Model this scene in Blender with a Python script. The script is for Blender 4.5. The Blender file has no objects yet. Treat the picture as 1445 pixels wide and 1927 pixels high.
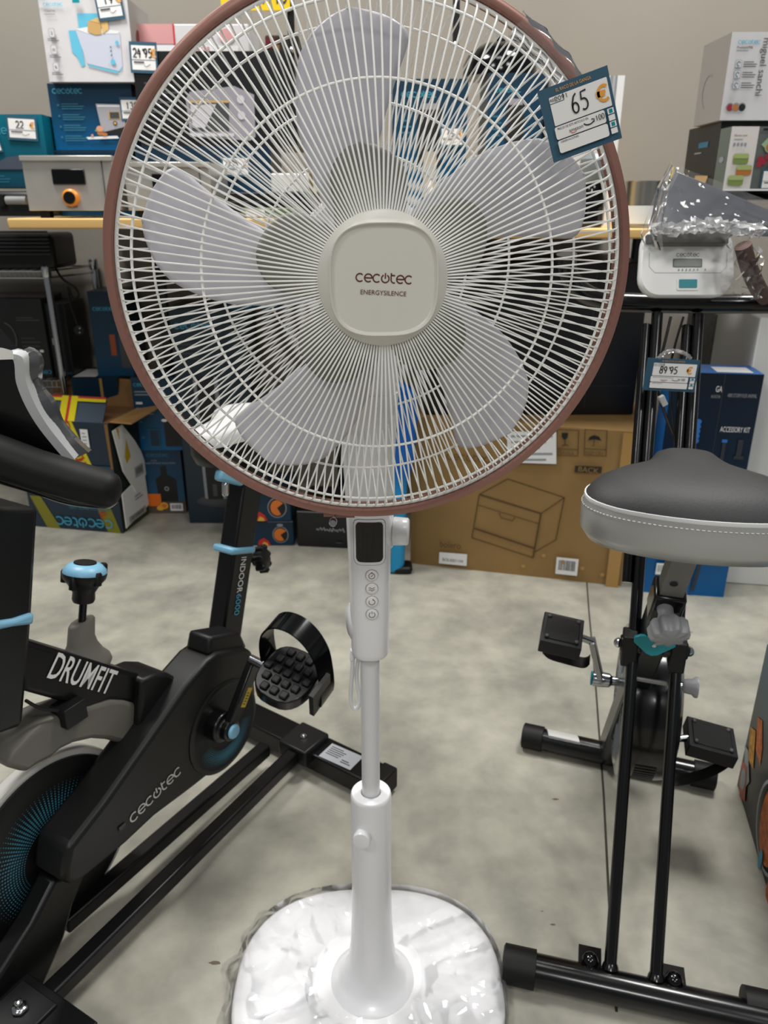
import bpy, bmesh, math, random
from mathutils import Vector, Matrix
random.seed(7)
sc = bpy.context.scene
col = sc.collection
V = Vector
# ------------------------------------------------------------------ camera, world, lights, exposure
FPX, CX, CY, CAMH = 1447.0, 722.5, 963.5, 1.05
PITCH = math.radians(21.8)
cam = bpy.data.cameras.new('camera'); cam_o = bpy.data.objects.new('camera', cam); col.objects.link(cam_o)
cam_o.location = (0, 0, CAMH); cam_o.rotation_euler = (math.radians(90) - PITCH, 0, 0)
cam.sensor_width = 36; cam.sensor_fit = 'AUTO'; cam.lens = FPX / 1927 * 36
cam.clip_start = 0.02
cam.dof.use_dof = True; cam.dof.focus_distance = 0.64; cam.dof.aperture_fstop = 13.0
sc.camera = cam_o
sc.view_settings.view_transform = 'Standard'; sc.view_settings.look = 'None'
sc.view_settings.gamma = 1; sc.view_settings.use_curve_mapping = False
sc.view_settings.exposure = 0.0
w = bpy.data.worlds.new('world'); sc.world = w; w.use_nodes = True
w.node_tree.nodes['Background'].inputs[0].default_value = (0.92, 0.96, 1.0, 1)
w.node_tree.nodes['Background'].inputs[1].default_value = 0.17
def lamp(name, loc, sx, sy, power, colr=(1, 0.985, 0.955), rot=(0, 0, 0), spread=180):
    l = bpy.data.lights.new(name, 'AREA'); l.shape = 'RECTANGLE'; l.size = sx; l.size_y = sy
    l.energy = power; l.color = colr; l.spread = math.radians(spread)
    o = bpy.data.objects.new(name, l); o.location = loc; o.rotation_euler = rot; col.objects.link(o)
for x, y, p in ((-1.1, 1.75, 54), (1.0, 1.75, 54), (0.0, 0.75, 9), (-1.5, -0.9, 26), (1.5, -0.9, 26), (0.0, -2.4, 38)):
    lamp('ceiling_panel_light', (x, y, 3.0), 0.6, 0.6, p)

# ------------------------------------------------------------------ pixel rays
CP, SP = math.cos(PITCH), math.sin(PITCH)
def ray(px, py):
    x = (px - CX) / FPX; y = (CY - py) / FPX
    return V((x, CP + y * SP, -SP + y * CP))
def at(px, py, Y):
    r = ray(px, py); k = Y / r.y
    return V((r.x * k, Y, CAMH + r.z * k))
def fl(px, py, z=0.0):
    r = ray(px, py); k = (z - CAMH) / r.z
    return V((r.x * k, r.y * k, z))

# ------------------------------------------------------------------ materials
def lin(c):
    return tuple((v / 12.92 if v <= 0.04045 else ((v + 0.055) / 1.055) ** 2.4) for v in [x / 255 for x in c])
MATS = {}
def mat(name, c, rough=0.5, metal=0.0, coat=0.0, noise=0.0, nscale=30, bump=0.0, bscale=80, trans=0.0, spec=0.5):
    if name in MATS: return MATS[name]
    m = bpy.data.materials.new(name); m.use_nodes = True; nt = m.node_tree; b = nt.nodes['Principled BSDF']
    L = lin(c) + (1,)
    b.inputs['Base Color'].default_value = L
    b.inputs['Roughness'].default_value = rough; b.inputs['Metallic'].default_value = metal
    b.inputs['Coat Weight'].default_value = coat; b.inputs['Coat Roughness'].default_value = 0.08
    b.inputs['Specular IOR Level'].default_value = spec
    if noise or bump:
        tc = nt.nodes.new('ShaderNodeTexCoord')
    if noise:
        n = nt.nodes.new('ShaderNodeTexNoise'); n.inputs['Scale'].default_value = nscale; n.inputs['Detail'].default_value = 4
        nt.links.new(tc.outputs['Object'], n.inputs['Vector'])
        r = nt.nodes.new('ShaderNodeValToRGB')
        r.color_ramp.elements[0].position = 0.3; r.color_ramp.elements[1].position = 0.7
        r.color_ramp.elements[0].color = tuple(v * (1 - noise) for v in L[:3]) + (1,)
        r.color_ramp.elements[1].color = tuple(min(1, v * (1 + noise)) for v in L[:3]) + (1,)
        nt.links.new(n.outputs['Fac'], r.inputs['Fac']); nt.links.new(r.outputs['Color'], b.inputs['Base Color'])
    if bump:
        n2 = nt.nodes.new('ShaderNodeTexNoise'); n2.inputs['Scale'].default_value = bscale; n2.inputs['Detail'].default_value = 3
        nt.links.new(tc.outputs['Object'], n2.inputs['Vector'])
        bp = nt.nodes.new('ShaderNodeBump'); bp.inputs['Strength'].default_value = bump; bp.inputs['Distance'].default_value = 0.01
        nt.links.new(n2.outputs['Fac'], bp.inputs['Height']); nt.links.new(bp.outputs['Normal'], b.inputs['Normal'])
    MATS[name] = m
    return m
def grad(name, stops, z0, z1, rough=0.35, axis=2):
    """printed colour fade along the height of a carton (world z as object z + origin)"""
    if name in MATS: return MATS[name]
    m = bpy.data.materials.new(name); m.use_nodes = True; nt = m.node_tree; b = nt.nodes['Principled BSDF']
    b.inputs['Roughness'].default_value = rough; b.inputs['Specular IOR Level'].default_value = 0.35
    tc = nt.nodes.new('ShaderNodeTexCoord'); sp = nt.nodes.new('ShaderNodeSeparateXYZ'); mr = nt.nodes.new('ShaderNodeMapRange')
    nt.links.new(tc.outputs['Object'], sp.inputs[0]); nt.links.new(sp.outputs[axis], mr.inputs[0])
    mr.inputs[1].default_value = z0; mr.inputs[2].default_value = z1
    r = nt.nodes.new('ShaderNodeValToRGB'); e = r.color_ramp.elements
    while len(e) < len(stops): e.new(0.5)
    for k, (p, c) in enumerate(stops):
        e[k].position = p; e[k].color = lin(c) + (1,)
    nt.links.new(mr.outputs[0], r.inputs['Fac']); nt.links.new(r.outputs['Color'], b.inputs['Base Color'])
    MATS[name] = m
    return m
def film(name, alpha=0.2, rough=0.08, c=(255, 255, 255), bump=0.6, bscale=18):
    if name in MATS: return MATS[name]
    m = bpy.data.materials.new(name); m.use_nodes = True; nt = m.node_tree
    b = nt.nodes['Principled BSDF']; out = nt.nodes['Material Output']
    b.inputs['Base Color'].default_value = lin(c) + (1,); b.inputs['Roughness'].default_value = rough
    b.inputs['Specular IOR Level'].default_value = 0.9
    tr = nt.nodes.new('ShaderNodeBsdfTransparent'); mx = nt.nodes.new('ShaderNodeMixShader')
    gl = nt.nodes.new('ShaderNodeBsdfGlossy'); gl.inputs['Roughness'].default_value = rough
    mx2 = nt.nodes.new('ShaderNodeMixShader'); fr = nt.nodes.new('ShaderNodeFresnel'); fr.inputs['IOR'].default_value = 1.5
    mx.inputs[0].default_value = alpha
    nt.links.new(tr.outputs[0], mx.inputs[1]); nt.links.new(b.outputs[0], mx.inputs[2])
    nt.links.new(fr.outputs[0], mx2.inputs[0]); nt.links.new(mx.outputs[0], mx2.inputs[1]); nt.links.new(gl.outputs[0], mx2.inputs[2])
    nt.links.new(mx2.outputs[0], out.inputs['Surface'])
    tc = nt.nodes.new('ShaderNodeTexCoord'); n = nt.nodes.new('ShaderNodeTexVoronoi'); n.inputs['Scale'].default_value = bscale
    nt.links.new(tc.outputs['Object'], n.inputs['Vector'])
    bp = nt.nodes.new('ShaderNodeBump'); bp.inputs['Strength'].default_value = bump; bp.inputs['Distance'].default_value = 0.01
    nt.links.new(n.outputs['Distance'], bp.inputs['Height'])
    for nd in (b, gl, fr): nt.links.new(bp.outputs['Normal'], nd.inputs['Normal'])
    MATS[name] = m
    return m

# ------------------------------------------------------------------ mesh builder
ROOT = {}
def rot_frame(axis):
    a = V(axis).normalized(); h = V((0, 0, 1)) if abs(a.z) < 0.9 else V((0, 1, 0))
    x = h.cross(a).normalized(); return x, a.cross(x), a
class MB:
    def __init__(s): s.v = []; s.f = []; s.mi = []; s.mats = []
    def idx(s, m):
        if m not in s.mats: s.mats.append(m)
        return s.mats.index(m)
    def add(s, vs, fs, m):
        o = len(s.v); s.v += [V(x) for x in vs]; k = s.idx(m)
        for f in fs: s.f.append([o + i for i in f]); s.mi.append(k)
        return s
    def loft(s, rings, m, cap=(True, True), closed=True):
        n = len(rings[0]); vs = [p for r in rings for p in r]; fs = []
        for a in range(len(rings) - 1):
            for b in range(n if closed else n - 1):
                c = (b + 1) % n; fs.append((a * n + b, a * n + c, (a + 1) * n + c, (a + 1) * n + b))
        if closed and cap[0]: fs.append(tuple(range(n - 1, -1, -1)))
        if closed and cap[1]: fs.append(tuple((len(rings) - 1) * n + i for i in range(n)))
        return s.add(vs, fs, m)
    def prism(s, poly, O, ux, uy, depth, m, front=0.0):
        O, ux, uy = V(O), V(ux), V(uy); n = ux.cross(uy).normalized()
        a = [O + ux * p[0] + uy * p[1] + n * front for p in poly]; b = [p - n * depth for p in a]
        return s.loft([b, a], m)
    def box(s, c, size, m, ax=None):
        c = V(c); X, Y, Z = ax or (V((1, 0, 0)), V((0, 1, 0)), V((0, 0, 1))); hx, hy, hz = [q / 2 for q in size]
        vs = [c + X * (i * hx) + Y * (j * hy) + Z * (k * hz) for k in (-1, 1) for j in (-1, 1) for i in (-1, 1)]
        return s.add(vs, [(0, 2, 3, 1), (4, 5, 7, 6), (0, 1, 5, 4), (2, 6, 7, 3), (0, 4, 6, 2), (1, 3, 7, 5)], m)
    def beam(s, a, b, wx, wy, m, side=None):
        a, b = V(a), V(b); d = (b - a); x, y, z = rot_frame(d)
        if side is not None:
            x = (V(side) - z * V(side).dot(z)).normalized(); y = z.cross(x)
        return s.box((a + b) / 2, (wx, wy, d.length), m, (x, y, z))
    def tube(s, path, r, m, seg=10, cap=True, closed=False):
        P = [V(p) for p in path]; n = len(P); R = r if isinstance(r, (list, tuple)) else [r] * n
        T = []
        for i in range(n):
            a = P[(i - 1) % n] if (closed or i > 0) else P[i]; b = P[(i + 1) % n] if (closed or i < n - 1) else P[i]
            T.append((b - a).normalized())
        x, y, _ = rot_frame(T[0]); rings = []
        for i in range(n):
            if i: 
                q = T[i - 1].rotation_difference(T[i]); x = (q @ x); x = (x - T[i] * x.dot(T[i])).normalized(); y = T[i].cross(x)
            rings.append([P[i] + (x * math.cos(2 * math.pi * k / seg) + y * math.sin(2 * math.pi * k / seg)) * R[i] for k in range(seg)])
        if closed: rings.append(rings[0]); return s.loft(rings, m, (False, False))
        return s.loft(rings, m, (cap, cap))
    def lathe(s, prof, O, axis, m, seg=32, cap=(True, True), ax=None):
        O = V(O); x, y, z = ax or rot_frame(axis)
        rings = [[O + z * d + (x * math.cos(2 * math.pi * k / seg) + y * math.sin(2 * math.pi * k / seg)) * max(r, 1e-5) for k in range(seg)] for r, d in prof]
        return s.loft(rings, m, cap)
    def obj(s, name, parent=None, at0=None, bevel=0.0, bseg=2, smooth=35, sub=0, solid=0.0, label=None):
        L = ROOT[parent.name] if parent is not None else V(at0 if at0 is not None else (0, 0, 0))
        me = bpy.data.meshes.new(name); me.from_pydata([v - L for v in s.v], [], s.f)
        for m in s.mats: me.materials.append(m)
        me.polygons.foreach_set('material_index', s.mi); me.update()
        if smooth:
            me.polygons.foreach_set('use_smooth', [True] * len(me.polygons)); me.set_sharp_from_angle(angle=math.radians(smooth))
        o = bpy.data.objects.new(name, me); col.objects.link(o); ROOT[o.name] = L
        if parent is not None: o.parent = parent
        else: o.location = L
        if solid:
            q = o.modifiers.new('solid', 'SOLIDIFY'); q.thickness = solid; q.offset = 0
        if bevel:
            q = o.modifiers.new('bevel', 'BEVEL'); q.width = bevel; q.segments = bseg; q.limit_method = 'ANGLE'; q.angle_limit = math.radians(40)
        if sub:
            q = o.modifiers.new('sub', 'SUBSURF'); q.levels = sub; q.render_levels = sub
        if label: o['label'] = label
        return o
def tag(o, label, cat, group=None, kind=None):
    o['label'] = label; o['category'] = cat
    if group: o['group'] = group
    if kind: o['kind'] = kind
    return o
def thing(name, label, cat, loc, group=None):
    o = bpy.data.objects.new(name, None); o.empty_display_size = 0.05; o.location = loc; col.objects.link(o); ROOT[o.name] = V(loc)
    return tag(o, label, cat, group)
def smooth_path(P, n=6, closed=False):
    P = [V(p) for p in P]; out = []; N = len(P)
    for i in range(N if closed else N - 1):
        p1, p2 = P[i], P[(i + 1) % N]
        p0 = P[i - 1] if (i > 0 or closed) else p1; p3 = P[(i + 2) % N] if (closed or i + 2 < N) else p2
        for k in range(n):
            t = k / n
            out.append(0.5 * ((2 * p1) + (p2 - p0) * t + (2 * p0 - 5 * p1 + 4 * p2 - p3) * t * t + (3 * p1 - p0 - 3 * p2 + p3) * t ** 3))
    if not closed: out.append(P[-1])
    return out
def superell(a, b, n=2.6, seg=48):
    out = []
    for k in range(seg):
        t = 2 * math.pi * k / seg; c, q = math.cos(t), math.sin(t)
        out.append((math.copysign(abs(c) ** (2 / n) * a, c), math.copysign(abs(q) ** (2 / n) * b, q)))
    return out
def rrect(w, h, r, seg=5, cx=0, cy=0):
    out = []
    for (sx, sy, a0) in ((1, 1, 0), (-1, 1, 90), (-1, -1, 180), (1, -1, 270)):
        for k in range(seg + 1):
            a = math.radians(a0 + 90 * k / seg); out.append((cx + sx * (w / 2 - r) + r * math.cos(a), cy + sy * (h / 2 - r) + r * math.sin(a)))
    return out

# ------------------------------------------------------------------ printing on flat faces
_TX = {}
def text_mesh(s, bold=0.0):
    if (s, bold) in _TX: return _TX[s, bold]
    cv = bpy.data.curves.new('t', 'FONT'); cv.body = s; cv.size = 1.0; cv.resolution_u = 3; cv.offset = bold
    o = bpy.data.objects.new('t', cv); col.objects.link(o)
    me = bpy.data.meshes.new_from_object(o.evaluated_get(bpy.context.evaluated_depsgraph_get()))
    vs = [(v.co.x, v.co.y) for v in me.vertices]; fs = [tuple(p.vertices) for p in me.polygons]
    bpy.data.objects.remove(o); bpy.data.curves.remove(cv); bpy.data.meshes.remove(me)
    x0 = min(v[0] for v in vs); x1 = max(v[0] for v in vs)
    _TX[s, bold] = ([(v[0] - x0, v[1]) for v in vs], fs, x1 - x0); return _TX[s, bold]
CAP = 0.69
def ribbon(P, wd, closed=False):
    n = len(P); vs = []; fs = []
    for i in range(n):
        a = P[(i - 1) % n] if (closed or i) else P[i]; b = P[(i + 1) % n] if (closed or i < n - 1) else P[i]
        dx, dy = b[0] - a[0], b[1] - a[1]; l = math.hypot(dx, dy) or 1; nx, ny = -dy / l * wd / 2, dx / l * wd / 2
        vs += [(P[i][0] - nx, P[i][1] - ny), (P[i][0] + nx, P[i][1] + ny)]
    for i in range(n if closed else n - 1):
        j = (i + 1) % n; fs.append((2 * i, 2 * j, 2 * j + 1, 2 * i + 1))
    return vs, fs
def arc(cx, cy, r, a0, a1, n=14, ry=None):
    return [(cx + r * math.cos(math.radians(a0 + (a1 - a0) * k / n)), cy + (ry or r) * math.sin(math.radians(a0 + (a1 - a0) * k / n))) for k in range(n + 1)]
def logo_strokes():
    S = []; x = 0.5
    for ch in 'cecotec':
        if ch == 'c': S.append(arc(x, 0.5, 0.5, 45, 315))
        if ch == 'e': S.append([(x - 0.5, 0.5)] + [(x + 0.5, 0.5)] + arc(x, 0.5, 0.5, 4, 312, 16))
        if ch == 'o': S.append(arc(x, 0.5, 0.5, 118, 422, 16)); S.append([(x, 0.5), (x, 1.22)])
        if ch == 't': S.append([(x - 0.22, 1.25), (x - 0.22, 0.4)] + arc(x + 0.18, 0.4, 0.4, 180, 290, 8)); S.append([(x - 0.22, 0.95), (x + 0.3, 0.95)])
        x += 1.13 if ch != 'o' else 1.0
        if ch == 't': x -= 0.1
    return S, x - 0.6
DIG = {'0': [arc(.5, .5, .4, 90, 450, 16, .5)], '1': [[(.3, .8), (.5, 1), (.5, 0)]], '2': [arc(.5, .68, .36, 160, -30, 10, .32) + [(.1, 0), (.95, .02)]],
       '3': [arc(.45, .74, .3, 150, -80, 10, .26) + arc(.45, .26, .38, 70, -150, 12, .28)], '4': [[(.5, 1), (.1, .4), (.9, .42)], [(.68, .8), (.62, -.05)]], '5': [[(.9, 1), (.3, .97), (.22, .55)] + arc(.45, .3, .4, 105, -130, 12, .3)],
       '6': [[(.75, 1), (.45, .85), (.2, .5), (.15, .25)] + arc(.48, .25, .33, 180, 540, 16, .27)], '7': [[(.1, .95), (.9, 1), (.4, 0)], [(.25, .5), (.75, .5)]],
       '8': [arc(.55, .75, .27, -90, 270, 14, .25), arc(.5, .25, .33, 90, 450, 14, .27)], '9': [arc(.5, .7, .32, 20, 380, 14, .28) + [(.72, .4), (.5, 0)]], "'": [[(.5, 1), (.4, .75)]]}
class PF:
    """print on a face; u, v run 0..1 over the face, sizes are fractions of the face height"""
    def __init__(s, mb, O, ux, uy, W, H, eps=0.0006, step=0.00025):
        s.mb = mb; s.O = V(O); s.ux = V(ux).normalized(); s.uy = V(uy).normalized(); s.n = s.ux.cross(s.uy); s.W = W; s.H = H; s.e = eps; s.step = step
    def put(s, vs, fs, m):
        s.mb.add([s.O + s.ux * x + s.uy * y + s.n * s.e for x, y in vs], fs, m); s.e += s.step; return s
    def poly(s, pts, m): return s.put([(p[0] * s.W, p[1] * s.H) for p in pts], [tuple(range(len(pts)))], m)
    def rect(s, u0, v0, u1, v1, m): return s.poly([(u0, v0), (u1, v0), (u1, v1), (u0, v1)], m)
    def rr(s, u0, v0, u1, v1, r, m):
        w, h = (u1 - u0) * s.W, (v1 - v0) * s.H; q = rrect(w, h, r * s.H, 4, (u0 + u1) / 2 * s.W, (v0 + v1) / 2 * s.H)
        return s.put(q, [tuple(range(len(q)))], m)
    def ell(s, u, v, ru, m, rv=None, n=20):
        rv = rv or ru
        return s.put([(u * s.W + ru * s.H * math.cos(2 * math.pi * k / n), v * s.H + rv * s.H * math.sin(2 * math.pi * k / n)) for k in range(n)], [tuple(range(n))], m)
    def line(s, pts, wd, m, closed=False):
        vs, fs = ribbon([(p[0] * s.W, p[1] * s.H) for p in pts], wd * s.H, closed); return s.put(vs, fs, m)
    def text(s, t, u, v, h, m, align='l', rot=0, sx=1.0, wmax=None, bold=0.0):
        vs, fs, w_ = text_mesh(t, bold); k = h * s.H / CAP
        if wmax and w_ * k * sx > wmax * s.W: sx = wmax * s.W / (w_ * k)
        off = {'l': 0, 'c': -w_ / 2, 'r': -w_}[align]; c, q = math.cos(math.radians(rot)), math.sin(math.radians(rot)); out = []
        for x, y in vs:
            a, b = (x + off) * k * sx, y * k; out.append((u * s.W + a * c - b * q, v * s.H + a * q + b * c))
        return s.put(out, fs, m)
    def strokes(s, S, u, v, h, m, wd, rot=0, sx=1.0):
        c, q = math.cos(math.radians(rot)), math.sin(math.radians(rot)); k = h * s.H
        for P in S:
            vs, fs = ribbon([(p[0] * sx, p[1]) for p in P], wd); s.put([(u * s.W + (x * c - y * q) * k, v * s.H + (x * q + y * c) * k) for x, y in vs], fs, m); s.e -= s.step
        s.e += s.step; return s
    def logo(s, u, v, wfrac, m, rot=0, wd=0.16, align='l', flip=False):
        S, w_ = logo_strokes(); k = wfrac * s.W / w_
        r = rot + (180 if flip else 0); off = {'l': 0, 'c': -w_ / 2}[align]
        S = [[(p[0] + off, p[1] - (0.5 if align == 'c' else 0)) for p in P] for P in S]
        return s.strokes(S, u, v, k / s.H, m, wd, r)
    def hand(s, t, u, v, h, m, wd=0.14, rot=0, adv=0.95, sx=1.0):
        S = []
        x = 0
        for ch in t:
            S += [[(p[0] * 0.85 + x, p[1]) for p in P] for P in DIG[ch]]; x += adv if ch != "'" else adv * 0.5
        return s.strokes(S, u, v, h, m, wd, rot, sx)
    def euro(s, u, v, h, m, wd=0.16):
        S = [arc(.5, .5, .42, 50, 310, 14, .5), [(-.08, .6), (.62, .6)], [(-.08, .4), (.56, .4)]]; return s.strokes(S, u, v, h, m, wd)
    def lines(s, u, v, w_, n, dv, h, m):
        for k in range(n):
            ww = w_ * (0.75 + 0.25 * ((k * 7919) % 5) / 4); s.rect(u, v - k * dv, u + ww, v - k * dv + h, m); s.e -= s.step
        s.e += s.step; return s
    def barcode(s, u0, v0, u1, v1, white, black):
        s.rect(u0, v0, u1, v1, white); n = 22; rr = random.Random(3); x = u0 + (u1 - u0) * 0.1; W = (u1 - u0) * 0.8
        for k in range(n):
            a = W / n * rr.uniform(.25, .7); s.rect(x, v0 + (v1 - v0) * .25, x + a, v1 - (v1 - v0) * .15, black); s.e -= s.step; x += W / n
        s.e += s.step; return s

# ------------------------------------------------------------------ shared materials
WHITE = mat('white_plastic', (228, 228, 230), 0.22, coat=0.3)
WIRE = mat('white_wire', (244, 244, 240), 0.28)
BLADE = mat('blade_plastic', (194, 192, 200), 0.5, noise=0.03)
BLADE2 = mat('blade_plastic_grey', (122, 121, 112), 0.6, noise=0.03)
ROSE = mat('rose_gold', (150, 108, 97), 0.36, metal=0.3)
BLACK = mat('black_gloss', (5, 5, 6), 0.12, coat=0.1, spec=.4)
BLK = mat('black_paint', (8, 8, 9), 0.28, coat=0.1, spec=.4)
BLKP = mat('black_plastic', (15, 15, 16), 0.45, spec=.35)
RUB = mat('black_rubber', (13, 13, 13), 0.55, spec=.3)
GREYP = mat('grey_plastic', (88, 86, 80), 0.5)
CHROME = mat('chrome', (190, 192, 196), 0.14, metal=1.0)
STEEL = mat('brushed_steel', (192, 188, 180), 0.3, metal=0.5, noise=0.05, nscale=12)
SKY = mat('light_blue_plastic', (124, 178, 206), 0.4)
TEAL = mat('teal_plastic', (0, 138, 150), 0.35)
ICON = mat('brown_print', (112, 66, 58), 0.5)
LOGOB = mat('brand_brown_print', (96, 44, 36), 0.5)
PW = mat('print_white', (226, 226, 226), 0.5)
PG = mat('print_grey', (140, 146, 150), 0.5)
PDG = mat('print_dark_grey', (62, 64, 66), 0.5)
PK = mat('print_black', (14, 14, 16), 0.5)
PC = mat('print_cyan', (60, 150, 178), 0.5)
PCD = mat('print_dim_cyan', (42, 104, 128), 0.5)
PO = mat('print_orange', (216, 112, 26), 0.5)
PY = mat('print_yellow', (226, 168, 60), 0.5)
PR = mat('print_red', (190, 40, 34), 0.5)
PBR = mat('print_bread', (196, 158, 96), 0.5)
PGR = mat('print_green', (120, 140, 72), 0.5)
TAGB = mat('tag_card_blue', (44, 84, 106), 0.5)
TAGW = mat('tag_card_white', (236, 234, 232), 0.45)
EUR = mat('tag_orange', (228, 160, 58), 0.5)
INK = mat('marker_ink', (18, 16, 20), 0.5)
PAPER = mat('white_paper', (228, 228, 224), 0.6)
FILM = film('clear_film', 0.05, 0.05, bump=0.4, bscale=34)
FILM2 = film('cloudy_film', 0.14, 0.1, bscale=40, bump=0.3)
# ------------------------------------------------------------------ the room
m = bpy.data.materials.new('polished_concrete'); m.use_nodes = True; nt = m.node_tree; b = nt.nodes['Principled BSDF']
tc = nt.nodes.new('ShaderNodeTexCoord')
n1 = nt.nodes.new('ShaderNodeTexNoise'); n1.inputs['Scale'].default_value = 4.2; n1.inputs['Detail'].default_value = 8; n1.inputs['Roughness'].default_value = 0.62; n1.inputs['Distortion'].default_value = 0.25
n2 = nt.nodes.new('ShaderNodeTexNoise'); n2.inputs['Scale'].default_value = 16; n2.inputs['Detail'].default_value = 6
for n in (n1, n2): nt.links.new(tc.outputs['Object'], n.inputs['Vector'])
r1 = nt.nodes.new('ShaderNodeValToRGB'); e = r1.color_ramp.elements
e[0].position = 0.3; e[0].color = lin((134, 133, 125)) + (1,); e[1].position = 0.72; e[1].color = lin((182, 180, 168)) + (1,)
q = e.new(0.52); q.color = lin((162, 160, 149)) + (1,)
r2 = nt.nodes.new('ShaderNodeValToRGB'); e = r2.color_ramp.elements
e[0].position = 0.32; e[0].color = (0.84, 0.84, 0.83, 1); e[1].position = 0.6; e[1].color = (1.04, 1.03, 1.0, 1)
mx = nt.nodes.new('ShaderNodeMix'); mx.data_type = 'RGBA'; mx.blend_type = 'MULTIPLY'; mx.inputs[0].default_value = 1
nt.links.new(n1.outputs['Fac'], r1.inputs['Fac']); nt.links.new(n2.outputs['Fac'], r2.inputs['Fac'])
nt.links.new(r1.outputs['Color'], mx.inputs[6]); nt.links.new(r2.outputs['Color'], mx.inputs[7]); nt.links.new(mx.outputs[2], b.inputs['Base Color'])
b.inputs['Roughness'].default_value = 0.42; b.inputs['Specular IOR Level'].default_value = 0.35
CONC = m
mb = MB(); mb.box((0, 0.2, -0.05), (7.2, 6.4, 0.1), CONC)
# saw-cut joint running away on the right, a real groove line laid in dark sealant
JOINT = mat('joint_sealant', (52, 48, 40), 0.8)
pts = [fl(1160, 1905), fl(1148, 1740), fl(1136, 1500), fl(1120, 1280), fl(1108, 1150), fl(1104, 1095)]
vs, fs = ribbon([(p.x, p.y) for p in pts], 0.004); mb.add([(x, y, 0.0006) for x, y in vs], fs, JOINT)
STAIN = mat('floor_stain', (92, 84, 66), 0.7)
for px, py, s in ((1045, 1504, .006), (404, 1812, .008), (1040, 1740, .004), (1020, 1715, .002), (1300, 1190, .004)):
    p = fl(px, py); mb.add([(p.x + s * (1 + .4 * math.sin(3 * k)) * math.cos(k * .63), p.y + s * .4 * math.sin(k * .63), 0.0004) for k in range(10)], [tuple(range(10))], STAIN)
WALLM = mat('wall_paint', (146, 140, 130), 0.85, noise=0.03, nscale=3)
f = mb.obj('floor', smooth=0); f['kind'] = 'structure'
mb = MB(); mb.box((0, 3.0, 1.5), (7.2, 0.1, 3.2), WALLM); o = mb.obj('wall_back', smooth=0); o['kind'] = 'structure'
# ------------------------------------------------------------------ pedestal fan
FB = V((-0.0195, 0.770, 0))          # foot of the column
fan = thing('pedestal_fan', 'white pedestal fan with rose gold grille ring and five grey blades', 'fan', FB)
fp_c = V((-0.0075, 0.6655, 0.9975)); YW = math.radians(6.3)
FN = V((math.sin(YW), -math.cos(YW), 0)); FR = V((math.cos(YW), math.sin(YW), 0)); FU = V((0, 0, 1))
def fp(r, deg, d):
    a = math.radians(deg); return fp_c + FR * (r * math.cos(a)) + FU * (r * math.sin(a)) + FN * d
FAX = (FR, FU, FN)
# base
mb = MB(); bc = V((-0.0215, 0.770, 0)); rings = []
for k, z in ((0.985, 0.0), (1.0, 0.003), (1.0, 0.010), (0.992, 0.0145), (0.97, 0.0175), (0.9, 0.020), (0.6, 0.024), (0.3, 0.0265)):
    rings.append([bc + V((x * k, y * k, z)) for x, y in superell(0.192, 0.166, 2.5, 64)])
mb.loft(rings, WHITE); base = mb.obj('base', fan, smooth=40)
# lower column with flared foot
PX, PY_ = -0.0165, 0.770
mb = MB()
mb.lathe([(0.060, 0.024), (0.058, 0.029), (0.050, 0.034), (0.041, 0.045), (0.034, 0.066), (0.0298, 0.10), (0.0275, 0.15), (0.0262, 0.22), (0.0258, 0.357), (0.0252, 0.3605), (0.0240, 0.362), (0.0128, 0.362), (0.0125, 0.356)],
         (PX, PY_, 0), (0, 0, 1), WHITE, 48)
mb.obj('column', fan, smooth=50)
mb = MB(); p = V((PX - 0.0095, PY_ - 0.022, 0.313))
mb.lathe([(0.0075, -0.006), (0.0105, 0.001), (0.0115, 0.004), (0.0115, 0.0105), (0.0105, 0.0125), (0.006, 0.0135)], p, (-0.2, -1, 0.08), WHITE, 28)
mb.obj('height_knob', fan, smooth=50)
mb = MB(); mb.lathe([(0.0113, 0.33), (0.0113, 0.60)], (PX, PY_, 0), (0, 0, 1), mat('white_tube', (214, 214, 216), 0.3), 28); mb.obj('inner_pole', fan)
# control body
def bodyx(z):   # half width / half depth by height
    K = [(0.568, 0.0208, 0.0225), (0.575, 0.0215, 0.0235), (0.66, 0.0228, 0.025), (0.73, 0.0246, 0.0262), (0.78, 0.0262, 0.027), (0.83, 0.0288, 0.028), (0.875, 0.031, 0.029)]
    for (a, p, q), (b_, p2, q2) in zip(K, K[1:]):
        if z <= b_: t = (z - a) / (b_ - a); return p + (p2 - p) * t, q + (q2 - q) * t
    return K[-1][1:]
BX = PX + 0.0005
def body_front(dx, z, off=0.0):
    a, b = bodyx(z); n = 2.6; t = max(0.0, 1 - abs(dx / a) ** n); return PY_ - b * t ** (1 / n) - off
mb = MB(); rings = []
for z in (0.568, 0.570, 0.575, 0.60, 0.63, 0.66, 0.69, 0.73, 0.76, 0.78, 0.81, 0.83, 0.85, 0.875):
    a, b_ = bodyx(z); k = 0.96 if z == 0.568 else 1
    rings.append([V((BX + x * k, PY_ + y * k, z)) for x, y in superell(a, b_, 2.6, 48)])
mb.loft(rings, WHITE)
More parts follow.
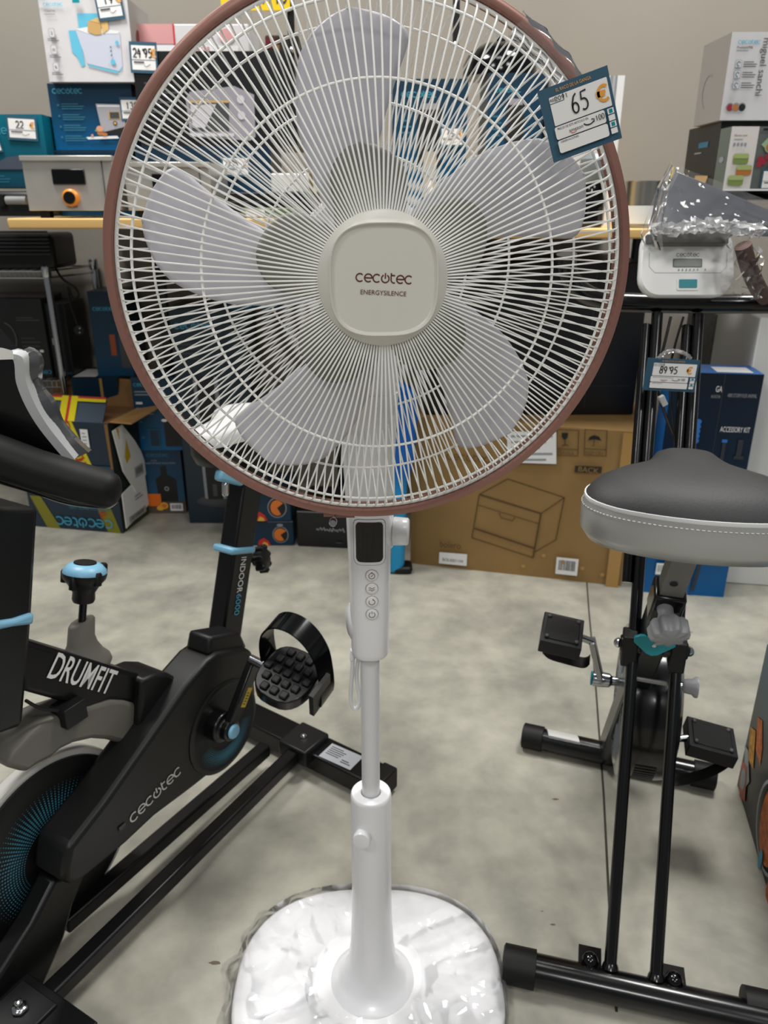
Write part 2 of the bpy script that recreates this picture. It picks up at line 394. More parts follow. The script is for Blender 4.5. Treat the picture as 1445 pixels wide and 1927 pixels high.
# boss on the right for the tilt joint
bp_ = V((BX + 0.0105, PY_ - 0.003, 0.722)); bx_, by_, bz_ = rot_frame((1, -0.12, 0)); BAX = (bx_ * 0.64, by_, bz_); KAX = (bx_ * 0.95, by_, bz_)
mb.lathe([(0.034, -0.012), (0.030, 0.004), (0.0255, 0.010), (0.0205, 0.0135), (0.0180, 0.0155)], bp_, (1, -0.12, 0), WHITE, 36, ax=BAX)
body = mb.obj('control_body', fan, smooth=50)
mb = MB(); mb.lathe([(0.0150, 0.0158), (0.0158, 0.0168), (0.0150, 0.031), (0.0135, 0.0325), (0.002, 0.0328)], bp_, (1, -0.12, 0), WHITE, 36, ax=KAX)
mb.obj('tilt_knob', fan, smooth=45)
mb = MB(); mb.lathe([(0.022, 0.0), (0.0215, 0.003), (0.016, 0.006), (0.002, 0.0065)], V((BX - 0.0195, PY_ + 0.004, 0.605)), (-1, -0.25, 0), WHITE, 36); mb.obj('remote_holder', fan, smooth=50)
def patch(mb, poly, off, m, thick=0.0012):
    """rounded outline laid on the curved front of the body"""
    out = []; N = 24
    xs = [p[0] for p in poly]; zs = [p[1] for p in poly]; x0, x1 = min(xs), max(xs)
    # rows across x between lower and upper outline
    def span(x):
        hits = []
        for k in range(len(poly)):
            (a, b), (c, d) = poly[k], poly[(k + 1) % len(poly)]
            if (a - x) * (c - x) <= 0 and a != c: hits.append(b + (d - b) * (x - a) / (c - a))
        return (min(hits), max(hits)) if hits else (zs[0], zs[0])
    rows = []
    for i in range(N + 1):
        x = x0 + (x1 - x0) * (0.001 + 0.998 * i / N); lo, hi = span(x)
        rows.append([V((BX + x, body_front(x, lo + (hi - lo) * j / 8, off), lo + (hi - lo) * j / 8)) for j in range(9)])
    vs = [p for r in rows for p in r]; fs = [(a * 9 + j, (a + 1) * 9 + j, (a + 1) * 9 + j + 1, a * 9 + j + 1) for a in range(N) for j in range(8)]
    mb.add(vs, fs, m)
DX = 0.0006
mb = MB(); patch(mb, rrect(0.0345, 0.0535, 0.006, 6, DX, 0.7175), 0.0004, mat('panel_seam', (128, 124, 120), 0.5)); patch(mb, rrect(0.0335, 0.0525, 0.006, 6, DX, 0.7175), 0.0007, WHITE)
patch(mb, rrect(0.0290, 0.0465, 0.0045, 6, DX, 0.7178), 0.0011, BLACK); mb.obj('display', fan, smooth=60)
for k, z in enumerate((0.6785, 0.6625, 0.6465, 0.6305)):
    c = V((BX + DX + 0.0022, body_front(DX + .0022, z) + 0.0004, z)); axn = V((0.06, -1, 0.0))
    mb = MB(); mb.lathe([(0.0072, 0.0), (0.0070, 0.0009)], c, axn, mat('button_seam', (170, 166, 162), 0.5), 28); mb.lathe([(0.0064, 0.0), (0.0064, 0.0016), (0.0058, 0.0021), (0.0005, 0.0021)], c, axn, WHITE, 28)
    bt = mb.obj('button', fan, smooth=50)
    mb = MB(); pf = PF(mb, c + V((0, -0.0021, 0)), (1, 0.06, 0), (0, 0, 1), 1, 1, eps=0.0002); R = 0.0033; W_ = 0.0007
    S = [[arc(0, 0, R, 0, 360, 20), [(-.001, -.0009), (.0016, .0016)], [(-.001, R + .0009), (.001, R + .0009)]],
         [[(-R + i * R / 4, .0011 + .0009 * math.sin(i * 1.1)) for i in range(9)], [(-R + i * R / 4, -.0013 + .0009 * math.sin(i * 1.1)) for i in range(9)]],
         [arc(0, 0, R, 70, -215, 20), [(R * .35, R * 1.25), (R * .3, R * .75), (R * .75, R * .6)]],
         [arc(0, 0, R, 120, 420, 20), [(0, R * .35), (0, R * 1.3)]]][k]
    pf.strokes(S, 0, 0, 1, ICON, W_); mb.obj('icon', bt, smooth=0)
# cord looped behind the pole
mb = MB(); pts = [at(664, 1224, .78), at(663, 1262, .785), at(660, 1305, .79), at(663, 1330, .79), at(671, 1333, .79), at(677, 1316, .79), at(671, 1275, .79), at(674, 1240, .785), at(678, 1222, .78)]
mb.tube(smooth_path(pts, 6), 0.0026, WHITE, 10)
p0, p1 = at(664, 1222, .775), at(662, 1245, .782)
mb.lathe([(0.0040 if k % 2 else 0.0032, 0.0018 * k) for k in range(11)], p0, (p1 - p0), WHITE, 14)
mb.obj('power_cord', fan)
# motor housing and neck
mb = MB(); mb.lathe([(0.046, -0.075), (0.062, -0.080), (0.066, -0.090), (0.066, -0.125), (0.060, -0.150), (0.045, -0.165), (0.015, -0.170)], fp_c, FN, WHITE, 40, ax=FAX)
mb.loft([[V((BX + x, PY_ + y, z)) for x, y in superell(a, b_, 2.5, 32)] for z, a, b_ in ((0.86, 0.030, 0.028), (0.90, 0.030, 0.028), (0.955, 0.034, 0.034))], WHITE)
mb.obj('motor_housing', fan, smooth=45)
# blades
def interp(tab, r):
    if r <= tab[0][0]: return tab[0][1]
    for (a, p), (b_, q) in zip(tab, tab[1:]):
        if r <= b_: return p + (q - p) * (r - a) / (b_ - a)
    return tab[-1][1]
K = 0.86
LEAD = [(.045, 96), (.06, 94), (.115, 87.5), (.144, 84.8), (.165, 83), (.183, 81.6), (.197, 80.6), (.204, 81.0), (.210, 83), (.2145, 87), (.2178, 92), (.2188, 95.5)]
TRAIL = [(.045, 134), (.06, 131), (.103, 124), (.139, 119.5), (.166, 115), (.192, 110), (.204, 106), (.211, 102.3), (.216, 99), (.2188, 96)]
RS = [.045, .06, .08, .1, .12, .14, .155, .17, .183, .193, .2, .205, .209, .2125, .215, .217, .2182, .2188]
def blade(k, LT, TT, RSs, d0, tw, m, name):
    mb = MB(); NT = 14; vs = []
    for r in RSs:
        a, b_ = interp(LT, r), interp(TT, r)
        for j in range(NT + 1):
            t = j / NT; th = a + (b_ - a) * t; s_ = (th - 106) / 26.0
            d = d0 + tw * s_ * min(1, r / 0.1) + 0.004 * math.sin(math.pi * t)
            vs.append(fp(r * K, th + 72 * k, d))
    n = NT + 1; fs = [(i * n + j, i * n + j + 1, (i + 1) * n + j + 1, (i + 1) * n + j) for i in range(len(RSs) - 1) for j in range(NT)]
    mb.add(vs, fs, m); return mb.obj(name, fan, smooth=60, solid=0.0018)
L2 = [(.04, 62), (.06, 63.5), (.075, 66.5), (.09, 71), (.1, 76), (.107, 83.5), (.111, 91), (.1125, 96)]
T2 = [(.04, 147), (.055, 134), (.072, 122.5), (.09, 118), (.1, 114), (.107, 108.5), (.111, 103), (.1125, 98)]
for k in range(5):
    blade(k, LEAD, TRAIL, RS, -0.002, 0.010, BLADE, 'blade')
for k in range(5):
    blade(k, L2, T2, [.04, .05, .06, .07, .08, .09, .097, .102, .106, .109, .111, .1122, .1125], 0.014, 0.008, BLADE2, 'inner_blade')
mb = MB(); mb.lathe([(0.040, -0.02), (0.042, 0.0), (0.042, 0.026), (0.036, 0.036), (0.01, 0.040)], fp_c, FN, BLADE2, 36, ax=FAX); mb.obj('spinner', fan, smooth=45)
# grilles
NW = 154; WR = 0.00076
FRONT = [(.044, .0610), (.070, .0600), (.100, .0562), (.136, .0475), (.168, .0365), (.190, .0270), (.1985, .0200), (.2035, .0105), (.2062, -.001)]
REAR = [(.050, -.083), (.075, -.090), (.110, -.090), (.136, -.086), (.165, -.074), (.186, -.056), (.196, -.036), (.2030, -.016), (.2062, -.003)]
def wires(mb, prof, ph):
    for k in range(NW):
        th = 360.0 * (k + ph) / NW
        mb.tube(smooth_path([fp(r, th, d) for r, d in prof], 2), WR, WIRE, 6)
def ring(mb, r, d, rad, m=WIRE, n=120):
    mb.tube([fp(r, 360 * k / n, d) for k in range(n)], rad, m, 8, closed=True)
mb = MB(); wires(mb, FRONT, 0.25)
for r, d in ((.136, .0459), (.1905, .0250)): ring(mb, r, d, 0.0011)
mb.obj('front_grille', fan, smooth=60)
mb = MB(); wires(mb, REAR, 0.75)
for r, d in ((.136, -.0845), (.1875, -.0520), (.096, -.0885)): ring(mb, r, d, 0.0011)
mb.lathe([(0.052, -0.081), (0.052, -0.085), (0.03, -0.086)], fp_c, FN, WHITE, 40, ax=FAX)
mb.obj('rear_grille', fan, smooth=60)
mb = MB(); ring(mb, .2060, .0035, 0.0017); mb.obj('grille_edge_wire', fan, smooth=60)
mb = MB(); prof = [(.2075, .0065), (.2090, .0085), (.2120, .0090), (.2150, .0075), (.2165, .003), (.2165, -.010), (.2150, -.0130), (.2085, -.0135), (.2075, -.012), (.2075, .0065)]
mb.lathe(prof, fp_c, FN, ROSE, 160, cap=(False, False), ax=FAX)
c = fp(.217, 258.5, -.004); mb.box(c, (.010, .010, .007), ROSE); mb.box(fp(.2185, 262.5, -.004), (.018, .008, .003), ROSE)
rim = mb.obj('grille_rim', fan, smooth=40)
mb = MB(); mb.lathe([(.0005, .0025), (.003, .0025), (.0038, .001), (.0038, -.004), (.0016, -.006), (.0016, -.014)], fp(.2255, 259.7, .0015), (0, -0.9, 0.1), CHROME, 18); mb.obj('clip_screw', fan)
# hub cap
mb = MB(); seg = 96; rings = []
def capring(rad, se, d):   # se: 0 circle .. 1 squircle of the recess
    out = []; sq = superell(0.0405, 0.0405, 3.0, seg)
    for k in range(seg):
        t = 2 * math.pi * k / seg; x, y = math.cos(t) * rad, math.sin(t) * rad; q = sq[k]
        lx, ly = x * (1 - se) + q[0] * se, y * (1 - se) + q[1] * se
        out.append(fp_c + FR * lx + FU * ly + FN * d)
    return out
rings = [capring(.0492, 0, .054), capring(.0497, 0, .060), capring(.0490, 0, .0640), capring(.0476, 0, .0658), capring(.0455, .35, .0685), capring(.0440, .93, .0712), capring(.042, 1.0, .0716)]
def shrink(r, k, d): return [fp_c + FN * d + (p - fp_c - FN * ((p - fp_c).dot(FN))) * k for p in r]
q = rings[-1]; rings += [shrink(q, .985, .0714), shrink(q, .965, .0698), shrink(q, .94, .0690), shrink(q, .6, .0692), shrink(q, .2, .0693)]
CAPM = mat('hub_plastic', (214, 211, 202), 0.38); mb.loft(rings, CAPM); cap = mb.obj('hub_cap', fan, smooth=25)
mb = MB(); ra = math.radians(-3.2); lx = FR * math.cos(ra) + FU * math.sin(ra); ly = -FR * math.sin(ra) + FU * math.cos(ra)
pf = PF(mb, fp_c + FN * .0693, lx, ly, 1, 1, eps=0.0003, step=0.0002)
pf.logo(0.0002, 0.0012, 0.0425, LOGOB, wd=0.17, align='c'); pf.text('ENERGYSILENCE', 0.0, -0.0107, 0.0033, LOGOB, 'c', wmax=0.0345); mb.obj('lettering', cap, smooth=0)

# clear wrap left on the foot and over the grille edge
mb = MB(); rnd = random.Random(5); rings = []
def skirt(k, x): return k if x < 0 else min(k, 1.015)
def wob(x, y): return 0.0028 * math.sin(61 * x + 23 * y) + 0.0022 * math.sin(-47 * x + 83 * y + 1) + 0.0016 * math.sin(140 * x + 60 * y) + 0.0012 * math.sin(190 * y - 90 * x)
for i, (k, z) in enumerate(((1.10, 0.002), (1.055, 0.004), (1.02, 0.014), (0.99, 0.0235), (0.93, 0.0262), (0.85, 0.0275), (0.75, 0.029), (0.65, 0.0305), (0.55, 0.032), (0.46, 0.034), (0.39, 0.037))):
    rr_ = []
    for j, (x, y) in enumerate(superell(0.192, 0.166, 2.5, 120)):
        e_ = 1 + (0.05 * math.sin(j * .9) * math.sin(j * .23 + 1) if i < 2 else 0)
        k_ = skirt(k, x); e_ = e_ if x < 0 else 1; X, Y_ = bc.x + x * k_ * e_, bc.y + y * k_ * e_
        rr_.append(V((X, Y_, max(0.0015 if i < 2 else 0.023, z + (0.0008 + wob(X, Y_)) * (0.3 if i < 3 else 1)))))
    rings.append(rr_)
mb.loft(rings, FILM, (False, False)); o = mb.obj('plastic_wrap', None, FB, smooth=25)
tag(o, 'crumpled clear plastic wrap lying over the white fan base', 'plastic wrap')
mb = MB(); rings = []
for i, th in enumerate(range(40, 60, 1)):
    rr_ = []
    for j in range(10):
        a = 2 * math.pi * j / 10; w1 = 1 + 0.10 * math.sin(i * .9 + j * 1.7)
        rr_.append(fp(.2093 + .0088 * w1 * math.cos(a), th + 0.5 * math.sin(j * 2.0 + i), .002 + .015 * w1 * math.sin(a)))
    rings.append(rr_)
mb.loft(rings, film('thin_film', .05, .09, bump=.05), (False, False)); o = mb.obj('film_sleeve', None, fp(.21, 48, 0), smooth=80)
tag(o, 'clear plastic sleeve twisted round the rose gold ring above the 65 euro tag', 'plastic sleeve')

# ------------------------------------------------------------------ price tags
def price_tag(name, C, ux, uy, W, H, price, label, group=None, tilt=0.0, small=False, ph=None, cable=None):
    C, ux, uy = V(C), V(ux).normalized(), V(uy).normalized(); n = ux.cross(uy).normalized(); uy = n.cross(ux)
    O = C - ux * W / 2 - uy * H / 2
    mb = MB(); mb.box(C - n * 0.0004, (W, H, 0.0008), TAGB, (ux, uy, n))
    pf = PF(mb, O, ux, uy, W, H, eps=0.0004, step=0.00012 if not small else 0.0004)
    if small:
        pf.rect(.07, .1, .93, .88, TAGW); pf.line([(.07, .42), (.93, .42)], .02, TAGB)
        pf.hand(price, .30 if len(price) < 4 else .12, .5, .28, INK, wd=.17, adv=.9, sx=.75 if len(price) < 4 else .62); pf.euro(.78, .52, .24, EUR, .2)
        pf.lines(.14, .32, .5, 1, .1, .05, PDG); pf.line([(.5, .24), (.6, .2), (.74, .28)], .02, INK)
    else:
        pf.text('EL RACÓ DE LA GANGA', .5, .905, .045, EUR, 'c', wmax=.5)
        pf.rr(.13, .47, .955, .86, .015, TAGW)
        pf.rect(.12, .765, .33, .775, TAGB); pf.rect(.325, .77, .335, .86, TAGB); pf.text('REF.', .14, .795, .04, INK); pf.hand('2091' if price == '65' else '1954', .2, .79, .055, INK, .16)
        pf.hand(price, .40 if len(price) < 4 else .25, .55, .25 if len(price) < 4 else .21, INK, wd=.09 if len(price) < 4 else .15, adv=.86, sx=.62 if len(price) < 4 else .7)
        pf.euro(.78, .57, .2, EUR, .2)
        pf.rr(.11, .28, .83, .455, .03, TAGW); pf.text('PRECIO DE ESTE ARTICULO EN', .15, .405, .032, INK, wmax=.44); pf.text('amazon', .30, .325, .05, PDG, wmax=.2)
        pf.line(arc(.36, .335, .05, 215, 325, 8, .03), .01, PO); pf.line(arc(.59, .385, .075, 195, 330, 10, .05), .016, INK); pf.line([(.63, .395), (.668, .385), (.66, .345)], .014, INK)
        pf.hand('100', .685, .345, .07, INK, .13, sx=.7)
        pf.rr(.11, .09, .83, .265, .03, TAGW); pf.text('OBSERVACIONES', .15, .225, .028, INK, wmax=.26)
        for k in range(4):
            pf.rect(.86, .10 + .09 * k, .95, .175 + .09 * k, TAGW)
            if k % 2: pf.rect(.88, .11 + .09 * k, .93, .165 + .09 * k, TEAL)
    if cable:
        pass
    o = mb.obj(name, None, C, smooth=0); tag(o, label, 'price tag', group); return o
YT = 0.625
a, b_, c_, d_ = at(1004.6, 172, YT), at(1135.4, 128.5, YT), at(1177.5, 254, YT), at(1048, 306.7, YT)
ux = ((b_ - a) + (c_ - d_)); uy = ((a - d_) + (b_ - c_))
price_tag('price_tag', (a + b_ + c_ + d_) / 4, ux, uy, ux.length / 2, uy.length / 2, '65', 'blue card price tag reading 65 euro hung on the fan grille')
# ------------------------------------------------------------------ spin bike on the left
SU = V((-.5, -.866, 0)).normalized(); SV = V((.866, -.5, 0)).normalized(); SM = V((-.19, 1.35, 0)); UP = V((0, 0, 1))
def sd(px, py, t):
    """point of the picture on the bike's own side plane at sideways offset t"""
    r = ray(px, py); k = (SM + SV * t).dot(SV) / r.dot(SV); return V((r.x * k, r.y * k, CAMH + r.z * k))
def side_prism(mb, pts, t, thick, m):
    P = [sd(x, y, t) for x, y in pts]; a = P; b = [p - SV * thick for p in P]; mb.loft([b, a], m); return mb
spin = thing('spin_bike', 'black spin bike with light blue trim and white frame lettering', 'exercise bike', (SM.x, SM.y, 0))
SATIN = mat('satin_black', (9, 9, 10), 0.36, spec=.35)
CHARC = mat('charcoal_plastic', (16, 16, 16), 0.42, spec=.35)
# rear stabiliser, long floor bars, front stabiliser
mb = MB(); ra, rb = fl(440, 1338, .032), fl(714, 1473, .032); mb.beam(ra, rb, .062, .040, SATIN, side=(0.5, .8, 0))
e = (rb - ra).normalized(); mb.beam(rb - e * .012, rb + e * .02, .066, .046, RUB, side=(0.5, .8, 0))
j = fl(572, 1400, .05); mb.beam(j - e * .035, j + e * .035, .075, .035, BLKP, side=(0.5, .8, 0)); mb.lathe([(.007, .0), (.007, .008), (.003, .010)], j + V((0, 0, .015)), (0, 0, 1), CHROME, 10)
st = mb.obj('rear_stabilizer', spin, bevel=.006)
mb = MB(); q0, q1 = fl(612, 1411, .0527), fl(671, 1437, .0527); ex = (q1 - q0).normalized(); ey = V((-ex.y, ex.x, 0)); ey = ey if ey.y > 0 else -ey
mb2 = PF(mb, q0 - ey * .022, ex, ey, (q1 - q0).length, .045, eps=.0004); mb2.rect(0, 0, 1, 1, mat('silver_label', (190, 194, 200), .3, metal=.3)); mb2.lines(.08, .8, .5, 5, .12, .05, PDG); mb2.lines(.6, .3, .3, 2, .12, .05, PDG)
mb.obj('rating_label', st, smooth=0)
for pa, pb in (((500, 1408), (118, 1740)), ((566, 1408), (78, 1888))):
    mb = MB(); mb.beam(fl(pa[0], pa[1], .045), fl(pb[0], pb[1], .05), .026, .026, SATIN); mb.obj('floor_bar', spin, bevel=.004)
mb = MB(); a = fl(78, 1890, .05); mb.beam(a - SV * .42 + SU * .02, a + SV * .10 + SU * .02, .065, .045, SATIN, side=SU); c = fl(42, 1915, .062)
mb.box(c, (.07, .06, .03), BLKP, (SV, SU, UP)); mb.lathe([(.011, 0), (.011, .006), (.006, .006), (.006, .016), (.002, .017)], c + V((0, 0, .015)), (0, 0, 1), CHROME, 6)
mb.obj('front_stabilizer', spin, bevel=.006)
# flywheel
FC = SM + SU * .571 + UP * .1824; FRD = .1455
mb = MB(); FX = (SU, UP, SV)
mb.lathe([(FRD, -.026), (FRD, -.006)], FC, SV, mat('polished_rim', (216, 214, 208), .3, metal=.25), 96, ax=FX)
mb.lathe([(FRD - .0015, -.028), (FRD - .001, -.027)], FC, SV, CHROME, 64, ax=FX)
fw = mb.obj('flywheel', spin, smooth=50)
mb = MB(); R2 = FRD * .935; mb.lathe([(R2, -.006), (R2, -.002), (R2 - .01, .0025), (R2 * .5, .004), (.002, .004)], FC, SV, CHARC, 96, ax=FX)
def dots(mb, C, off, r0, r1, nr, a0, a1, na, m, size, fade=True):
    for i in range(nr):
        t = i / (nr - 1); r = r0 + (r1 - r0) * t; s0 = size * (0.35 + 0.65 * math.sin(math.pi * min(1, .12 + t * .86)))
        for j in range(na):
            u = j / (na - 1); th = math.radians(a0 + (a1 - a0) * u); s_ = s0 * (0.3 + 0.7 * math.sin(math.pi * (0.04 + .92 * u)) ** .6)
            c = C + SV * off + SU * (r * math.cos(th)) + UP * (r * math.sin(th))
            e1 = SU * math.cos(th) + UP * math.sin(th); e2 = -SU * math.sin(th) + UP * math.cos(th)
            mb.add([c + e1 * s_ * x + e2 * s_ * y for x, y in ((-.5, -.5), (.5, -.5), (.5, .5), (-.5, .5))], [(3, 2, 1, 0)], m)
cv = mb.obj('flywheel_cover', fw, smooth=30)
mb = MB(); dots(mb, FC, .0052, .056, .106, 13, -45, 155, 56, mat('print_halftone', (58, 124, 146), .5), .0027)
mb.obj('dot_print', fw, smooth=0)
# guard over the flywheel
GRD = mat('guard_grey', (98, 95, 88), 0.48)
mb = MB(); side_prism(mb, [(12, 1445), (29, 1412), (58, 1380), (78, 1364), (105, 1350), (163, 1330), (212, 1316), (235, 1316), (278, 1330), (264, 1372), (241, 1404), (205, 1394), (174, 1392), (140, 1400), (116, 1412), (99, 1427), (70, 1442), (52, 1456)], .032, .06, GRD)
mb.obj('flywheel_guard', spin, bevel=.008, bseg=3)
mb = MB(); mb.box(sd(130, 1338, .03), (.035, .03, .03), BLKP, (SU, SV, UP)); mb.tube(smooth_path([sd(48, 1318, .03), sd(75, 1332, .032), sd(112, 1338, .035)], 6), .0025, BLKP, 8); mb.obj('brake_block', spin, bevel=.003)
# top tube with lettering
mb = MB(); side_prism(mb, [(40, 1203), (60, 1208), (276, 1273), (293, 1284), (280, 1330), (205, 1318), (165, 1334), (45, 1301)], .03, .055, SATIN); tt = mb.obj('top_tube', spin, bevel=.007, bseg=3)
def side_text(mb, kind, s, pa, pb, t, h, m, wd=.16):
    a, b_ = sd(*pa, t), sd(*pb, t); ux = (b_ - a).normalized(); uy = -SV.cross(ux) if (-SV.cross(ux)).z > 0 else SV.cross(ux)
    if ux.cross(uy).dot(SV) < 0: uy = -uy
    L = (b_ - a).length; pf = PF(mb, a, ux, uy, L, L, eps=.0012)
    if kind == 'text': pf.text(s, 0, 0, h, m, 'l', sx=1, wmax=1.0, bold=.010)
    else: pf.logo(0, 0, 1.0, m, wd=wd)
mb = MB(); side_text(mb, 'text', 'DRUMFIT', (87, 1274), (203, 1306), .030, .285, PW); mb.obj('lettering', tt, smooth=0)
mb = MB(); side_prism(mb, [(268, 1280), (296, 1268), (320, 1268), (338, 1278), (340, 1295), (325, 1318), (300, 1345), (262, 1372)], .045, .075, BLKP); mb.obj('frame_bracket', spin, bevel=.006)
# brake lever: boot, rod and knob
mb = MB(); c0 = sd(150, 1258, 0); ctop = sd(154, 1168, 0); axs = (ctop - c0).normalized(); Lb = (ctop - c0).length
ax_ = (SU, SV, axs)
mb.lathe([(.050, -.012), (.054, -.004), (.050, .004), (.038, .016), (.028, .03), (.0225, Lb * .6), (.0215, Lb * .95), (.019, Lb), (.008, Lb)], c0, axs, mat('boot_rubber', (106, 103, 96), .55), 32, ax=(SU, SV * .52, axs))
mb.obj('lever_boot', spin, smooth=60)
kt = sd(157, 1132, 0)
mb = MB(); mb.tube([ctop - axs * .01, kt], .0055, BLACK, 12); kb = mb.obj('brake_rod', spin)
mb = MB(); mb.lathe([(.014, 0), (.0155, .004), (.015, .014), (.022, .026), (.0285, .034), (.030, .040), (.029, .045)], kt, axs, BLKP, 32)
for k in range(5):
    a = k * 2 * math.pi / 5 + .3; mb.lathe([(.006, .030), (.006, .045), (.004, .048)], kt + (SU * math.cos(a) + SV * math.sin(a)) * .0265, axs, BLKP, 10)
mb.lathe([(.0295, .043), (.0285, .047), (.023, .053), (.0155, .056)], kt, axs, SKY, 32); mb.lathe([(.0155, .0555), (.015, .0575), (.001, .058)], kt, axs, BLKP, 28)
mb.obj('brake_knob', kb, smooth=45)
# steering column with blue clamp band
mb = MB(); pts = [(74, 955), (63, 1150), (56, 1240), (45, 1364), (36, 1371), (-14, 1388), (-150, 1388), (-120, 955)]
side_prism(mb, pts, .045, .09, mat('column_black', (11, 12, 14), .32)); mb.obj('steering_column', spin, bevel=.008)
mb = MB(); side_prism(mb, [(66, 1154), (64, 1176), (30, 1180), (-8, 1188), (-140, 1200), (-140, 1184), (-8, 1172), (30, 1166)], .052, .104, SKY); mb.obj('clamp_band', spin, bevel=.004)
# handlebar
mb = MB(); hb = [at(-60, 838, .80), at(0, 858, .80), at(70, 884, .80), at(150, 908, .80), at(200, 921, .80), at(214, 925, .80), at(222, 927, .80), at(227, 928, .80)]
mb.tube(hb, [.0225, .0225, .0225, .0222, .0212, .0185, .013, .005], RUB, 28)
mb.tube(smooth_path([at(-60, 880, .83), at(60, 915, .83), at(130, 938, .83), at(195, 945, .82), at(212, 936, .81)], 5), .008, BLACK, 12)
mb.obj('handlebar', spin, smooth=60)
# console board with pale edge
mb = MB(); pts = [(-60, 690), (-60, 600), (0, 668), (24, 674), (32, 720), (50, 765), (78, 810), (116, 860), (60, 900), (-60, 880)]
P = [at(x, y, .83) for x, y in pts]; B = [p + V((.012, .018, .004)) for p in P]
mb.loft([B, P], mat('console_black', (9, 9, 10), .2)); con = mb.obj('console', spin, smooth=0)
mb = MB(); edge = smooth_path([at(-20, 668, .828), at(24, 674, .828), at(32, 720, .828), at(50, 765, .828), at(78, 810, .828), at(124, 866, .828)], 6)
rg = [[p + V((-.001, 0, 0)), p + V((.0095, .001, .001)), p + V((.011, .016, .003)), p + V((0, .016, .003))] for p in edge]
mb.loft(rg, mat('pale_edge', (176, 178, 178), .45)); mb.obj('console_edge', con, smooth=50)
mb = MB(); rg = []
for k, p in enumerate(edge[4:]):
    w1 = .005 + .006 * math.sin(k * .3) ** 2
    rg.append([p + V((.009, .010, 0)), p + V((.009 + w1, .018 + .002 * math.sin(k * .7), .004)), p + V((.009 + w1 * .9, .030, .003 + .001 * math.cos(k * .9))), p + V((.006, .03, 0))])
mb.loft(rg, mat('grey_film', (70, 72, 74), .15, coat=.6)); mb.add([at(-30, 650, .825), at(6, 655, .825), at(24, 660, .825), at(26, 676, .826), at(-30, 678, .826)], [(0, 1, 2, 3, 4)], PAPER); mb.obj('protective_film', con, smooth=40)
# chain cover
COVF = [(411, 1229), (464, 1219), (478, 1227), (483, 1300), (479, 1353), (470, 1388), (450, 1411), (423, 1437), (360, 1487), (291, 1539), (237, 1590), (157, 1656), (136, 1669), (122, 1661), (122, 1640), (130, 1597), (196, 1512), (282, 1390), (324, 1330), (350, 1293), (392, 1243)]
mb = MB(); side_prism(mb, COVF, .075, .066, CHARC); cov = mb.obj('chain_cover', spin, bevel=.009, bseg=3)
mb = MB(); side_text(mb, 'logo', '', (247, 1549), (341, 1452), .075, 1, mat('badge_silver', (186, 186, 184), .3, metal=.4), wd=.17); mb.obj('lettering', cov, smooth=0)
DC = sd(421, 1367, .075); mb = MB(); RD = .082
mb.lathe([(RD, .0), (RD, .0015), (RD - .002, .003), (RD - .010, .003), (RD - .012, .0015), (.002, .0012)], DC, SV, CHARC, 72, ax=FX); dots(mb, DC, .0035, RD * .5, RD * .84, 11, -20, -165, 64, MATS['print_halftone'], .0017); mb.obj('crank_disc', cov, smooth=40)
mb = MB(); side_prism(mb, [(390, 1236), (397, 1199), (453, 1189), (467, 1220), (411, 1232)], .066, .048, BLKP); mb.obj('seat_clamp', spin, bevel=.006)
mb = MB(); mb.box(sd(230, 1556, .0765), (.012, .001, .007), BLK, (SU, SV, UP)); mb.obj('cover_plug', cov, smooth=0)
# crank arm, pedal
AX = sd(441, 1377, .118); mb = MB()
mb.lathe([(.026, -.045), (.026, -.02), (.018, -.018), (.018, -.004)], AX, SV, BLK, 28, ax=FX); mb.lathe([(.0125, -.004), (.0125, .001), (.009, .003), (.001, .0035)], AX, SV, SKY, 24, ax=FX)
PE = sd(487, 1250, .124); mb.beam(AX - SV * .012, PE - SV * .010, .026, .014, BLK, side=SU)
cr = mb.obj('crank_arm', spin, bevel=.003)
mb = MB(); q0, q1 = sd(457, 1331, .1225), sd(471, 1294, .1255); ey = (q1 - q0).normalized(); ex = ey.cross(SV).normalized(); ex = ex if ex.cross(ey).dot(SV) > 0 else -ex
pf = PF(mb, q0 - ex * .006, ex, ey, .012, (q1 - q0).length, eps=.0003); pf.rect(0, 0, 1, 1, mat('warning_yellow', (206, 172, 20), .5)); pf.lines(.2, .7, .6, 5, .14, .06, PDG); mb.obj('warning_sticker', cr, smooth=0)
PCN = sd(541, 1268, .19); tl = math.radians(20); PZ = (UP * math.cos(tl) + V((0.1, -1, 0)).normalized() * math.sin(tl)).normalized()
PX_ = (SV - PZ * SV.dot(PZ)).normalized(); PYv = PZ.cross(PX_)    # PX_ outward, PYv back
mb = MB(); outl = []
for k in range(28):
    a = 2 * math.pi * k / 28; c, s_ = math.cos(a), math.sin(a); x = .047 * math.copysign(abs(c) ** .7, c); y = .052 * math.copysign(abs(s_) ** (.95 if s_ < 0 else .6), s_); outl.append((x, y))
mb.prism(outl, PCN, PX_, PYv, .022, BLK)
for i in range(-2, 3):
    for jx in range(-2, 3):
        x, y = jx * .018 + (.009 if i % 2 else 0), i * .0185
        if abs(x) < .038 and (x / .047) ** 2 + (y / .052) ** 2 < .85: mb.box(PCN + PX_ * x + PYv * y + PZ * .002, (.0135, .014, .005), RUB, (PX_, PYv, PZ))
mb.lathe([(.008, -.03), (.008, 0)], PCN - PX_ * .045 - PZ * .01, PX_, CHROME, 12)
pd = mb.obj('pedal', spin, bevel=.0025)
mb = MB(); arcp = [(-.050, -.012), (-.053, .022), (-.046, .050), (-.026, .070), (.004, .076), (.032, .066), (.052, .042), (.059, .010), (.061, -.02), (.059, -.034)]
P = smooth_path([PCN + PX_ * x + UP * z + PYv * .02 for x, z in arcp], 5); rg = []
